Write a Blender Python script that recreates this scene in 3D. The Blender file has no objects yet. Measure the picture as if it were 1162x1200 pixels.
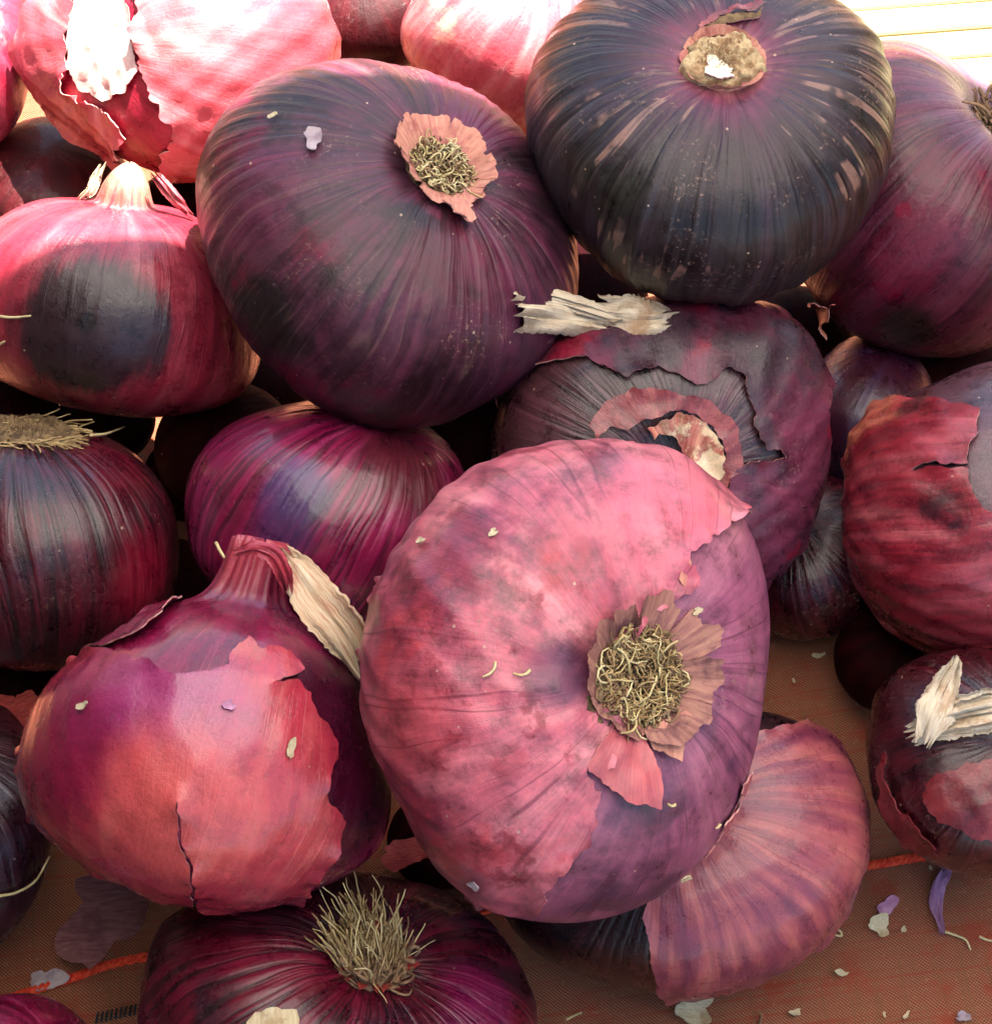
import bpy, math, random
import numpy as np
from mathutils import Vector, Matrix
from mathutils.geometry import delaunay_2d_cdt

# ---------------- camera, sky, sun, exposure ----------------
sc = bpy.context.scene
COL = sc.collection
PITCH = math.radians(60)
cam_data = bpy.data.cameras.new('camera'); cam = bpy.data.objects.new('camera', cam_data); COL.objects.link(cam)
cam.location = (-0.01411, -0.19519, 0.49641)
cam.rotation_euler = (math.radians(90) - PITCH, 0, 0)
cam_data.sensor_fit = 'HORIZONTAL'; cam_data.sensor_width = 36.0
cam_data.lens = 36.0 * (0.45 / 0.1721e-3) / 1162.0
cam_data.clip_start = 0.01; cam_data.clip_end = 200
sc.camera = cam

SUN_DIR = Vector((0.22, 0.42, 0.88)).normalized()        # towards the sun: behind the heap, a little to the right
SUN_STRENGTH = 5.0; SKY_STRENGTH = 0.06; EXPOSURE = 2.58
world = bpy.data.worlds.new('World'); sc.world = world; world.use_nodes = True
wn = world.node_tree.nodes; wn.clear()
sky = wn.new('ShaderNodeTexSky'); sky.sky_type = 'NISHITA'; sky.sun_disc = False
sky.sun_elevation = math.asin(SUN_DIR.z); sky.sun_rotation = math.atan2(SUN_DIR.x, SUN_DIR.y)
bg = wn.new('ShaderNodeBackground'); bg.inputs['Strength'].default_value = SKY_STRENGTH
wo = wn.new('ShaderNodeOutputWorld')
world.node_tree.links.new(sky.outputs[0], bg.inputs['Color']); world.node_tree.links.new(bg.outputs[0], wo.inputs['Surface'])
sun_l = bpy.data.lights.new('sun', 'SUN'); sun_l.energy = SUN_STRENGTH; sun_l.angle = math.radians(0.53); sun_l.color = (1.0, 0.95, 0.86)
sun = bpy.data.objects.new('sun', sun_l); COL.objects.link(sun)
sun.rotation_euler = SUN_DIR.to_track_quat('Z', 'Y').to_euler(); sun.location = SUN_DIR * 3
sc.view_settings.view_transform = 'Standard'; sc.view_settings.look = 'None'
sc.view_settings.exposure = EXPOSURE; sc.view_settings.gamma = 1.0; sc.view_settings.use_curve_mapping = False
sc.render.engine = 'CYCLES'
sc.cycles.use_denoising = True; sc.cycles.use_adaptive_sampling = True; sc.cycles.adaptive_threshold = 0.05
sc.cycles.max_bounces = 6; sc.cycles.diffuse_bounces = 1; sc.cycles.glossy_bounces = 2; sc.cycles.transmission_bounces = 4

# ---- onion surface: radius as a function of direction, plus ribs, bumps and lopsided growth ----
def unit(v):
    v = np.asarray(v, float)
    return v / np.maximum(np.linalg.norm(v, axis=-1, keepdims=True), 1e-12)

def smax(p, q, k):
    h = np.clip(0.5 + 0.5 * (p - q) / k, 0, 1)
    return q + (p - q) * h + k * h * (1 - h)

def wobble(x, seed, n=5, lo=1.0, hi=4.0):
    r = np.random.RandomState(seed); s = 0
    for _ in range(n):
        s = s + np.sin(x * r.uniform(lo, hi) + r.uniform(0, 6.28))
    return s / n ** 0.5

def surf(o, d):
    """o: onion shape dict (lengths in metres), d: unit directions, local frame, +z = facing pole."""
    d = np.atleast_2d(np.asarray(d, float))
    a = o['a']; ct = np.clip(d[:, 2], -1, 1); st = np.sqrt(np.maximum(1 - ct * ct, 1e-12))
    az = np.arctan2(d[:, 1], d[:, 0]); th = np.arccos(ct)
    b = np.where(ct > 0, o['bt'], o['bb']) * a; n = o.get('n', 2.3)
    r = ((st / a) ** n + (np.abs(ct) / b) ** n) ** (-1 / n)
    r = r - o.get('dim', 0.0) * a * np.exp(-(th / o.get('dimw', 0.4)) ** 2)
    r = r - o.get('dimb', 0.05) * a * np.exp(-((math.pi - th) / 0.4) ** 2)
    # meridian ribs: a sum of waves round the axis, pinched towards the dimple
    rs = np.random.RandomState(o['seed']); rib = 0
    for i in range(9):
        k = rs.randint(5, 34); ph = rs.uniform(0, 6.28); tw = rs.uniform(-0.9, 0.9); e = rs.uniform(0.4, 1)
        w = np.sin(k * az + ph + tw * th * 2)
        rib = rib + e * (0.5 - np.abs(w)) * (9.0 / k) ** 0.6 * (0.55 + 0.45 * np.sin(2.3 * th + ph * 3))
    fade = np.clip(st * 1.6, 0, 1) ** 1.3
    r = r * (1 + o.get('rib', 0.004) * rib * fade)
    l = 0
    for i in range(6):
        v = rs.normal(size=3) * 1.7
        l = l + np.sin(d @ v + rs.uniform(0, 6.28))
    r = r * (1 + o.get('lump', 0.008) * l)
    for i in range(5):
        v = rs.normal(size=3) * 7.0
        r = r * (1 + o.get('lump', 0.008) * 0.12 * np.sin(d @ v + rs.uniform(0, 6.28)))
    if o.get('neck'):
        L, rho, k = o['neck']; L *= a; rho *= a; sg = o.get('necksign', 1)
        c2 = np.maximum(ct * sg, 0.05)
        fl = rho * (1 + 0.10 * np.sin(3 * az + 1) + 0.06 * np.sin(7 * az) + 0.03 * np.sin(17 * az))
        tube = np.minimum(fl / st, L * (1 + 0.03 * np.sin(2 * az)) * (1 - o.get('dome', 0.0) * np.minimum(st * L / rho, 1.5) ** 2) / c2)
        tube = np.where(ct * sg > 0.05, tube, 0)
        r = smax(r, tube, k * a)
    p = d * r[:, None]
    lob = o.get('lobes')
    if lob is not None:
        V = np.array(o['V']); q = p @ V.T
        psi = np.arctan2(q[:, 1], q[:, 0]); rho = np.hypot(q[:, 0], q[:, 1])
        f = lob[0] * np.ones_like(psi)
        for k in range(1, (len(lob) - 1) // 2 + 1):
            f = f + lob[2 * k - 1] * np.cos(k * psi) + lob[2 * k] * np.sin(k * psi)
        s = np.clip(rho / a, 0, 1.1) ** 2
        if o.get('neck'):
            s = s * np.clip(1.6 - np.maximum(ct * o.get('necksign', 1), 0) * 1.5, 0, 1)
        m = 1 + f * s
        q[:, 0] *= m; q[:, 1] *= m
        p = q @ V
    return p

def surf_normal(o, d):
    d = unit(np.atleast_2d(d)); h = 2e-3
    ref = np.where(np.abs(d[:, 2:3]) < 0.9, np.array([[0, 0, 1.0]]), np.array([[1.0, 0, 0]]))
    u = unit(np.cross(ref, d)); v = np.cross(d, u)
    du = surf(o, unit(d + u * h)) - surf(o, unit(d - u * h))
    dv = surf(o, unit(d + v * h)) - surf(o, unit(d - v * h))
    return unit(np.cross(du, dv))

# ---------------- measured data: centres, axes and outlines of the onions ----------------
ONIONS = {
 'A': {'o': {'bt': 0.7, 'bb': 0.72, 'dim': 0.13, 'dimw': 0.42, 'rib': 0.0022, 'lump': 0.006, 'seed': 3, 'a': 0.04666, 'V': [[0.8882, -0.0429, 0.4575], [0.035, 0.9991, 0.0258], [-0.4582, -0.0069, 0.8888]], 'lobes': [-0.0391, 0.0331, 0.0402, -0.0771, 0.0292, -0.0203, 0.0227, -0.0041, -0.0085, -0.0091, -0.005, 0.0049, 0.0014, 0.0016, -0.0007, -0.0036, 0.0008]}, 'cen': [-6e-05, -0.00083, 0.09122], 'R': [[0.9021, -0.0403, 0.4296], [0.2157, 0.9044, -0.3682], [-0.3736, 0.4248, 0.8246]], 'res': (320, 180)},
 'C': {'o': {'bt': 0.86, 'bb': 0.8, 'dim': 0, 'neck': (1.16, 0.15, 0.55), 'rib': 0.0016, 'lump': 0.006, 'seed': 11, 'a': 0.03783, 'V': [[-0.9642, -0.0318, 0.2632], [0.2652, -0.1157, 0.9572], [0.0, 0.9928, 0.12]], 'lobes': [-0.0073, 0.0504, 0.0566, -0.0088, 0.065, -0.0888, -0.052, 0.0183, -0.0695, 0.0259, -0.0144, -0.0034, 0.0103, -0.0047, -0.0015, -0.0059, 0.0017]}, 'cen': [-0.07483, -0.00711, 0.06737], 'R': [[-0.9599, 0.0977, 0.2629], [0.1803, -0.5032, 0.8451], [0.2149, 0.8586, 0.4654]], 'res': (320, 180)},
 'D': {'o': {'bt': 0.72, 'bb': 0.72, 'dim': 0.16, 'dimw': 0.5, 'rib': 0.01, 'lump': 0.008, 'seed': 21, 'a': 0.03901, 'V': [[0.9176, -0.2796, 0.2826], [0.0887, 0.8369, 0.5402], [-0.3875, -0.4706, 0.7927]], 'lobes': [-0.0369, -0.012, 0.0442, 0.1402, -0.0136, -0.0082, 0.0196, -0.0017, -0.0174, 0.0068, 0.0016, -0.0125, -0.0031, 0.0021, -0.0016, 0.003, 0.0028]}, 'cen': [-0.04734, -0.05218, 0.03085], 'R': [[0.8876, -0.324, 0.3274], [0.2303, 0.9277, 0.2938], [-0.3989, -0.1853, 0.8981]], 'res': (240, 130)},
 'E': {'o': {'bt': 0.74, 'bb': 0.72, 'dim': 0.1, 'dimw': 0.35, 'rib': 0.006, 'seed': 33, 'a': 0.03307, 'V': [[-0.9928, 0.0291, -0.1162], [-0.1198, -0.2414, 0.963], [0.0, 0.97, 0.2431]], 'lobes': [0.1251, -0.011, -0.0111, -0.1658, -0.1035, 0.0205, -0.0127, 0.0119, 0.0367, -0.0137, 0.0025, -0.0016, -0.0012, 0.0026, 0.0014, 0.0026, 0.0054]}, 'cen': [-0.12001, 0.05554, 0.04799], 'R': [[-0.972, 0.225, -0.0674], [-0.2048, -0.6713, 0.7123], [0.1151, 0.7062, 0.6986]], 'res': (240, 130)},
 'F': {'o': {'bt': 0.8, 'bb': 0.8, 'dim': 0.08, 'rib': 0.007, 'seed': 44, 'a': 0.03246, 'V': [[0.4406, -0.753, 0.4888], [0.0034, 0.5459, 0.8379], [-0.8977, -0.3675, 0.2431]], 'lobes': [0.0542, 0.0444, 0.0218, 0.0401, 0.0906, -0.0222, 0.0187, -0.0243, -0.0228, -0.0, -0.009, -0.0061, 0.0022, 0.0028, -0.0044, -0.0072, -0.0017]}, 'cen': [-0.05282, 0.06129, 0.04822], 'R': [[0.3723, -0.7785, 0.5053], [0.4641, 0.6277, 0.6251], [-0.8038, 0.0018, 0.5949]], 'res': (240, 130)},
 'G': {'o': {'bt': 0.7, 'bb': 0.72, 'dim': 0.14, 'dimw': 0.42, 'rib': 0.009, 'lump': 0.012, 'seed': 52, 'a': 0.04461, 'V': [[0.8725, -0.2575, 0.4152], [-0.0578, 0.7895, 0.6111], [-0.4851, -0.5572, 0.6739]], 'lobes': [0.0007, 0.0116, 0.0454, -0.0185, -0.0151, 0.0104, 0.0244, 0.0014, -0.0188, 0.0047, -0.0058, -0.0024, -0.002, 0.0024, 0.001, 0.0011, 0.0022]}, 'cen': [-0.03877, 0.11353, 0.0838], 'R': [[0.848, -0.2793, 0.4504], [0.265, 0.9595, 0.0961], [-0.459, 0.0379, 0.8876]], 'res': (320, 180)},
 'H': {'o': {'bt': 0.68, 'bb': 0.72, 'dim': 0.1, 'dimw': 0.45, 'rib': 0.013, 'lump': 0.013, 'seed': 63, 'a': 0.04221, 'V': [[0.9928, -0.0599, 0.1033], [-0.0196, 0.7715, 0.636], [-0.1178, -0.6334, 0.7648]], 'lobes': [-0.0092, 0.028, 0.049, 0.0142, 0.004, 0.0157, 0.038, -0.0102, 0.0016, -0.0028, 0.004, -0.0004, -0.0029, -0.0034, -0.0064, 0.0017, -0.0009]}, 'cen': [0.03473, 0.13305, 0.09836], 'R': [[0.9997, -0.0121, 0.0208], [0.012, 0.9999, 0.0019], [-0.0208, -0.0016, 0.9998]], 'res': (320, 180)},
 'I': {'o': {'bt': 0.66, 'bb': 0.72, 'dim': 0.2, 'dimw': 0.36, 'rib': 0.004, 'seed': 74, 'a': 0.0377, 'V': [[0.464, -0.6049, 0.6471], [-0.1203, 0.6807, 0.7226], [-0.8776, -0.4131, 0.2431]], 'lobes': [0.1922, -0.0521, -0.0292, -0.1518, 0.24, 0.0275, -0.0261, -0.0356, 0.0089, -0.0061, 0.0123, 0.0011, -0.0146, 0.0086, 0.0007, -0.0041, 0.0037]}, 'cen': [0.09428, 0.15054, 0.05305], 'R': [[0.6247, -0.5333, 0.5704], [0.3904, 0.8459, 0.3632], [-0.6762, -0.0042, 0.7367]], 'res': (280, 160)},
 'P': {'o': {'bt': 0.62, 'bb': 0.72, 'dim': 0.12, 'dimw': 0.45, 'rib': 0.002, 'lump': 0.008, 'seed': 85, 'a': 0.04022, 'V': [[0.98, 0.0237, 0.1974], [-0.0042, 0.9951, -0.0987], [-0.1988, 0.0959, 0.9753]], 'lobes': [-0.0407, 0.0305, 0.0432, 0.0206, 0.0333, -0.0202, 0.0324, -0.0134, 0.0, -0.0078, -0.005, -0.0048, -0.0056, 0.0018, -0.0031, 0.0022, -0.0018]}, 'cen': [0.0234, 0.07377, 0.0524], 'R': [[0.9918, 0.0152, 0.1267], [0.0638, 0.8008, -0.5955], [-0.1105, 0.5988, 0.7933]], 'res': (280, 160)},
 'Q': {'o': {'bt': 0.72, 'bb': 0.72, 'rib': 0.006, 'seed': 96, 'a': 0.02113, 'V': [[0.968, 0.1421, -0.2067], [-0.0047, 0.8343, 0.5512], [0.2508, -0.5326, 0.8083]], 'lobes': [-0.0141, -0.0078, -0.001, -0.0579, -0.0174, -0.0058, -0.0018, 0.0022, 0.0038, -0.0003, -0.0036, -0.0005, 0.0002, -0.0002, 0.0003, 0.0002, -0.0002]}, 'cen': [0.06221, 0.06985, 0.01638], 'R': [[0.9242, 0.2163, -0.3147], [-0.191, 0.9754, 0.1097], [0.3307, -0.0413, 0.9428]], 'res': (160, 90)},
 'R': {'o': {'bt': 0.8, 'bb': 0.8, 'dim': 0.08, 'rib': 0.0015, 'seed': 107, 'a': 0.03634, 'V': [[0.3083, -0.1084, 0.9451], [0.0018, 0.9935, 0.1134], [-0.9513, -0.0333, 0.3065]], 'lobes': [0.0281, -0.002, 0.0178, 0.0788, 0.0323, -0.0227, 0.0142, 0.0127, 0.0081, 0.0145, -0.0035, -0.0084, 0.0015, 0.0025, -0.009, 0.0034, 0.0048]}, 'cen': [0.10143, 0.06261, 0.04791], 'R': [[0.5083, -0.0982, 0.8556], [0.4306, 0.8893, -0.1538], [-0.7458, 0.4466, 0.4943]], 'res': (240, 130)},
 'S': {'o': {'bt': 0.7, 'bb': 0.72, 'dim': 0.06, 'rib': 0.005, 'seed': 118, 'a': 0.0291, 'V': [[0.9365, -0.1749, 0.304], [0.039, 0.9133, 0.4053], [-0.3485, -0.3677, 0.8622]], 'lobes': [-0.0287, -0.0206, 0.0759, 0.0449, 0.0072, 0.0094, 0.015, -0.0195, -0.002, 0.0027, -0.0006, -0.0068, -0.0012, 0.0013, -0.002, -0.0002, 0.0017]}, 'cen': [0.09703, 0.00248, 0.04082], 'R': [[0.9907, -0.068, 0.1182], [0.0682, 0.9977, 0.0025], [-0.1181, 0.0055, 0.993]], 'res': (240, 130)},
 'B': {'o': {'bt': 0.66, 'bb': 0.72, 'dim': 0.12, 'rib': 0.0018, 'seed': 129, 'a': 0.03846, 'V': [[0.9987, 0.0234, -0.0458], [-0.0075, 0.9471, 0.3209], [0.0509, -0.3201, 0.946]], 'lobes': [-0.0414, 0.0272, -0.0634, 0.1276, 0.0495, -0.0104, 0.0035, 0.006, 0.0157, -0.0028, -0.004, -0.0037, -0.0036, 0.0011, 0.0009, 0.0032, -0.0002]}, 'cen': [0.02663, -0.00974, 0.0286], 'R': [[0.9911, 0.0604, -0.1182], [-0.0664, 0.9967, -0.0475], [0.115, 0.0549, 0.9919]], 'res': (240, 130)},
 'T': {'o': {'bt': 0.78, 'bb': 0.72, 'dim': 0.06, 'dimw': 0.5, 'rib': 0.003, 'seed': 131, 'a': 0.03631, 'V': [[0.7408, -0.0126, -0.6716], [0.1309, 0.9834, 0.1259], [0.6588, -0.1812, 0.7301]], 'lobes': [-0.0308, 0.0609, 0.0857, 0.1568, 0.0021, -0.0197, 0.0441, 0.0348, 0.0055, -0.0128, 0.0099, 0.0033, -0.0009, -0.0082, -0.0005, 0.0021, -0.0018]}, 'cen': [-0.09664, 0.19156, 0.05701], 'R': [[0.8289, -0.0105, -0.5594], [-0.2797, 0.8581, -0.4306], [0.4845, 0.5134, 0.7083]], 'res': (240, 130)},
 'U': {'o': {'bt': 0.8, 'bb': 0.75, 'dim': 0, 'neck': (1.08, 0.2, 0.16), 'dome': 0.16, 'rib': 0.003, 'seed': 142, 'a': 0.03327, 'V': [[-0.9879, -0.031, 0.1519], [0.1551, -0.1976, 0.9679], [-0.0, 0.9798, 0.2]], 'lobes': [-0.0281, 0.0042, -0.095, 0.1359, -0.0164, -0.0247, 0.0286, -0.059, -0.011, -0.0157, -0.0546, 0.0265, -0.014, 0.0106, 0.0163, -0.0084, 0.0098]}, 'cen': [-0.10677, 0.1127, 0.06067], 'R': [[-0.9708, 0.134, 0.1989], [0.042, -0.7214, 0.6913], [0.2361, 0.6794, 0.6947]], 'res': (280, 160)},
 'V': {'o': {'bt': 0.72, 'bb': 0.72, 'rib': 0.004, 'seed': 153, 'a': 0.02489, 'V': [[0.9871, 0.0986, -0.1261], [0.0315, 0.6528, 0.7568], [0.157, -0.751, 0.6413]], 'lobes': [-0.0065, 0.0411, 0.0472, -0.2785, -0.0202, -0.0462, -0.0044, 0.0569, 0.0076, 0.024, -0.0012, -0.0036, 0.0008, -0.016, 0.0072, 0.0089, -0.0049]}, 'cen': [-0.15676, 0.20609, 0.04553], 'R': [[0.9971, -0.0468, 0.0598], [0.038, 0.9894, 0.1405], [-0.0658, -0.1378, 0.9883]], 'res': (160, 90)},
 'W': {'o': {'bt': 0.72, 'bb': 0.72, 'rib': 0.004, 'seed': 164, 'a': 0.02968, 'V': [[0.8691, -0.2643, 0.4182], [-0.1062, 0.7259, 0.6796], [-0.4832, -0.635, 0.6028]], 'lobes': [0.0221, 0.0635, -0.0697, -0.026, 0.0733, -0.0436, 0.0151, 0.0014, 0.0098, -0.0017, -0.0113, -0.0022, 0.0052, -0.0078, -0.0034, 0.0009, 0.007]}, 'cen': [-0.00987, 0.20819, 0.05469], 'R': [[0.8726, -0.2609, 0.4128], [0.2442, 0.9652, 0.0938], [-0.423, 0.0189, 0.906]], 'res': (200, 110)},
 'Y': {'o': {'bt': 0.72, 'bb': 0.72, 'rib': 0.005, 'seed': 175, 'a': 0.02152, 'V': [[0.9809, 0.119, -0.1536], [0.0427, 0.6391, 0.7679], [0.1895, -0.7598, 0.6219]], 'lobes': [0.0089, 0.0154, -0.0163, -0.0225, -0.0238, 0.0045, 0.0015, 0.0031, 0.0082, 0.0002, 0.0004, 0.0005, 0.0017, -0.0006, -0.0005, 0.0001, 0.0009]}, 'cen': [-0.05004, 0.23742, 0.02785], 'R': [[0.9905, 0.0842, -0.1086], [-0.0687, 0.9879, 0.1389], [0.119, -0.1301, 0.9843]], 'res': (140, 80)},
 'Z': {'o': {'bt': 0.72, 'bb': 0.72, 'rib': 0.005, 'seed': 186, 'a': 0.0198, 'V': [[0.7588, -0.5779, 0.3004], [-0.027, 0.4328, 0.9011], [-0.6508, -0.6918, 0.3128]], 'lobes': [0.1546, 0.0138, -0.0061, -0.3454, 0.1407, -0.0024, 0.0135, 0.0587, -0.0588, -0.0, -0.0023, -0.0077, 0.006, -0.0004, 0.0001, 0.0013, -0.0017]}, 'cen': [0.07989, 0.10515, 0.02331], 'R': [[0.8562, -0.4585, 0.2383], [0.2584, 0.7792, 0.571], [-0.4475, -0.4273, 0.7856]], 'res': (160, 90)},
 'L': {'o': {'bt': 0.72, 'bb': 0.72, 'rib': 0.006, 'seed': 197, 'a': 0.02675, 'V': [[0.9505, 0.2716, -0.151], [-0.0412, 0.5917, 0.8051], [0.308, -0.759, 0.5736]], 'lobes': [0.0268, 0.0062, 0.0404, -0.3468, -0.0446, 0.0011, -0.0108, 0.0849, 0.0236, 0.0009, 0.0009, -0.0181, -0.005, -0.0, 0.0004, 0.0068, 0.0013]}, 'cen': [-0.13544, -0.00222, 0.02263], 'R': [[0.9967, 0.0707, -0.0393], [-0.0405, 0.8563, 0.5149], [0.0701, -0.5116, 0.8564]], 'res': (160, 90)},
 'M': {'o': {'bt': 0.72, 'bb': 0.72, 'rib': 0.004, 'seed': 208, 'a': 0.02058, 'V': [[0.7854, -0.4418, 0.4335], [0.1515, 0.8163, 0.5574], [-0.6001, -0.3721, 0.7081]], 'lobes': [-0.0166, 0.0184, 0.0249, -0.0458, 0.0378, -0.0056, 0.0003, -0.0055, -0.0033, 0.0, -0.0005, -0.0005, 0.0011, 0.0008, 0.0004, -0.0001, 0.0005]}, 'cen': [-0.11615, -0.06254, 0.01891], 'R': [[0.6395, -0.5488, 0.5385], [0.3844, 0.8348, 0.3942], [-0.6658, -0.0451, 0.7448]], 'res': (160, 90)},
 'K': {'o': {'bt': 0.72, 'bb': 0.72, 'rib': 0.004, 'seed': 219, 'a': 0.02201, 'V': [[1.0, 0.0, 0.0], [0.0, 0.6014, 0.7989], [-0.0, -0.7989, 0.6014]], 'lobes': [0.0192, 0.0056, 0.1509, -0.078, 0.0258, -0.0001, -0.0172, 0.0128, -0.0001, -0.0019, 0.0004, 0.0002, -0.0009, 0.0007, -0.0013, 0.0015, -0.0001]}, 'cen': [-0.13407, 0.1786, 0.01707], 'R': [[0.9807, -0.1387, 0.1376], [0.0977, 0.958, 0.2695], [-0.1692, -0.2509, 0.9531]], 'res': (140, 80)},
 'X': {'o': {'bt': 0.72, 'bb': 0.72, 'rib': 0.004, 'seed': 230, 'a': 0.01797, 'V': [[0.9945, 0.0658, -0.0814], [0.0032, 0.7586, 0.6516], [0.1047, -0.6483, 0.7542]], 'lobes': [-0.0071, 0.0123, -0.0658, -0.0081, -0.0138, 0.0033, -0.0078, 0.0026, -0.0038, 0.0016, -0.0011, 0.002, -0.0012, -0.0003, 0.0001, 0.0005, -0.0004]}, 'cen': [-0.0807, 0.09488, 0.0277], 'R': [[0.9999, -0.0097, 0.012], [0.0077, 0.9878, 0.1553], [-0.0133, -0.1552, 0.9878]], 'res': (140, 80)},
 'O': {'o': {'bt': 0.72, 'bb': 0.72, 'rib': 0.004, 'seed': 241, 'a': 0.01899, 'V': [[1.0, 0.0, 0.0], [-0.0, 0.8876, 0.4607], [0.0, -0.4607, 0.8876]], 'lobes': [-0.0406, 0.0017, -0.1048, 0.016, 0.0056, 0.0033, -0.0041, 0.0019, 0.0013, 0.0007, -0.0009, -0.0007, -0.0004, 0.0001, -0.0007, -0.0005, 0.0001]}, 'cen': [-0.01852, 0.09929, 0.03255], 'R': [[1.0, -0.0034, 0.0073], [0.004, 0.9962, -0.0868], [-0.007, 0.0868, 0.9962]], 'res': (140, 80)},
 'N1': {'o': {'bt': 0.72, 'bb': 0.72, 'rib': 0.005, 'seed': 980, 'a': 0.01791, 'V': [[0.983, -0.0629, 0.1723], [-0.0178, 0.9023, 0.4307], [-0.1825, -0.4265, 0.8859]], 'lobes': [-0.0382, -0.0024, -0.0058, 0.024, 0.0066, -0.0051, -0.0026, -0.0004, 0.0008, -0.0015, -0.001, -0.0009, -0.0007, -0.0, -0.0006, -0.0003, -0.0005]}, 'cen': [0.00788, 0.14426, 0.02175], 'R': [[0.9893, -0.0501, 0.1372], [0.073, 0.9831, -0.1679], [-0.1265, 0.1761, 0.9762]], 'res': (120, 70)},
 'N2': {'o': {'bt': 0.72, 'bb': 0.72, 'rib': 0.005, 'seed': 1230, 'a': 0.01692, 'V': [[0.9798, -0.0788, 0.1838], [-0.0147, 0.8881, 0.4594], [-0.1994, -0.4528, 0.869]], 'lobes': [-0.0338, -0.0161, -0.0014, 0.0137, 0.0035, -0.0003, 0.0015, 0.0006, -0.0028, -0.0002, 0.0005, 0.0003, -0.0003, 0.0001, 0.0006, -0.0003, -0.0007]}, 'cen': [0.06401, 0.13528, 0.01133], 'R': [[0.9976, -0.027, 0.063], [0.0343, 0.9925, -0.1172], [-0.0594, 0.119, 0.9911]], 'res': (120, 70)},
 'N3': {'o': {'bt': 0.72, 'bb': 0.72, 'rib': 0.005, 'seed': 600, 'a': 0.01561, 'V': [[0.9756, -0.0973, 0.1969], [-0.0125, 0.8704, 0.4922], [-0.2193, -0.4827, 0.8479]], 'lobes': [-0.0219, 0.0089, 0.0073, 0.001, 0.017, -0.0016, 0.0001, -0.0011, -0.0033, -0.0012, 0.0006, 0.0003, -0.0003, -0.0004, 0.0001, -0.0004, -0.0002]}, 'cen': [-0.07631, 0.12295, 0.01179], 'R': [[0.9465, -0.143, 0.2892], [0.1613, 0.9861, -0.0405], [-0.2794, 0.085, 0.9564]], 'res': (120, 70)},
 'N4': {'o': {'bt': 0.72, 'bb': 0.72, 'rib': 0.005, 'seed': 525, 'a': 0.01844, 'V': [[0.9834, -0.0577, 0.1723], [-0.0225, 0.9022, 0.4307], [-0.1803, -0.4274, 0.8859]], 'lobes': [-0.0324, 0.0036, -0.0053, 0.0239, 0.0223, -0.0014, 0.0038, -0.0006, -0.001, -0.0006, -0.0024, 0.0004, -0.0009, 0.0001, 0.0006, -0.0004, -0.0001]}, 'cen': [-0.09553, 0.16917, 0.01626], 'R': [[0.9499, -0.0993, 0.2965], [0.1563, 0.972, -0.1754], [-0.2708, 0.213, 0.9388]], 'res': (120, 70)},
 'N5': {'o': {'bt': 0.72, 'bb': 0.72, 'rib': 0.005, 'seed': 495, 'a': 0.01583, 'V': [[0.9775, -0.1038, 0.1838], [0.008, 0.8882, 0.4594], [-0.2109, -0.4476, 0.869]], 'lobes': [-0.03, -0.0087, 0.0079, 0.0146, 0.0045, -0.0002, 0.0014, -0.0052, -0.0054, -0.0009, 0.0002, 0.0015, -0.0024, -0.0005, -0.0005, 0.0002, 0.0002]}, 'cen': [-0.09496, 0.06049, 0.01168], 'R': [[0.9362, -0.1729, 0.3061], [0.1758, 0.9843, 0.0185], [-0.3045, 0.0365, 0.9518]], 'res': (120, 70)},
 'N6': {'o': {'bt': 0.72, 'bb': 0.72, 'rib': 0.005, 'seed': 1410, 'a': 0.01679, 'V': [[0.9796, -0.0818, 0.1838], [-0.012, 0.8881, 0.4594], [-0.2008, -0.4522, 0.869]], 'lobes': [-0.0327, 0.0037, 0.0036, 0.0086, 0.0078, -0.0036, 0.0046, 0.0031, -0.0024, -0.0004, -0.0003, -0.0007, -0.0003, -0.0, -0.0, -0.0003, -0.0004]}, 'cen': [0.10342, 0.12607, 0.01106], 'R': [[1.0, -0.0012, 0.0027], [0.0015, 0.9945, -0.1047], [-0.0025, 0.1047, 0.9945]], 'res': (120, 70)},
 'N7': {'o': {'bt': 0.72, 'bb': 0.72, 'rib': 0.005, 'seed': 820, 'a': 0.01528, 'V': [[0.9745, -0.1075, 0.1969], [-0.0034, 0.8705, 0.4922], [-0.2243, -0.4804, 0.8479]], 'lobes': [-0.0236, 0.0059, 0.0044, 0.0118, 0.0173, 0.0071, -0.0007, -0.0023, -0.0004, -0.0028, 0.0019, -0.0, -0.0002, 0.001, 0.0005, -0.0006, 0.0]}, 'cen': [-0.02732, 0.09545, 0.01034], 'R': [[0.969, -0.1184, 0.2168], [0.1235, 0.9923, -0.0102], [-0.2139, 0.0367, 0.9762]], 'res': (120, 70)},
 'N8': {'o': {'bt': 0.72, 'bb': 0.72, 'rib': 0.005, 'seed': 330, 'a': 0.0155, 'V': [[0.9765, -0.1128, 0.1838], [0.0161, 0.8881, 0.4594], [-0.215, -0.4457, 0.869]], 'lobes': [-0.0306, 0.0066, 0.0165, -0.0058, 0.0101, 0.0029, -0.0029, 0.0016, -0.0036, 0.0015, 0.0004, -0.0008, -0.0, -0.0006, 0.0006, -0.0002, -0.0009]}, 'cen': [-0.12709, 0.03736, 0.01161], 'R': [[0.911, -0.2156, 0.3514], [0.2062, 0.9764, 0.0647], [-0.3571, 0.0135, 0.934]], 'res': (120, 70)},
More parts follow.
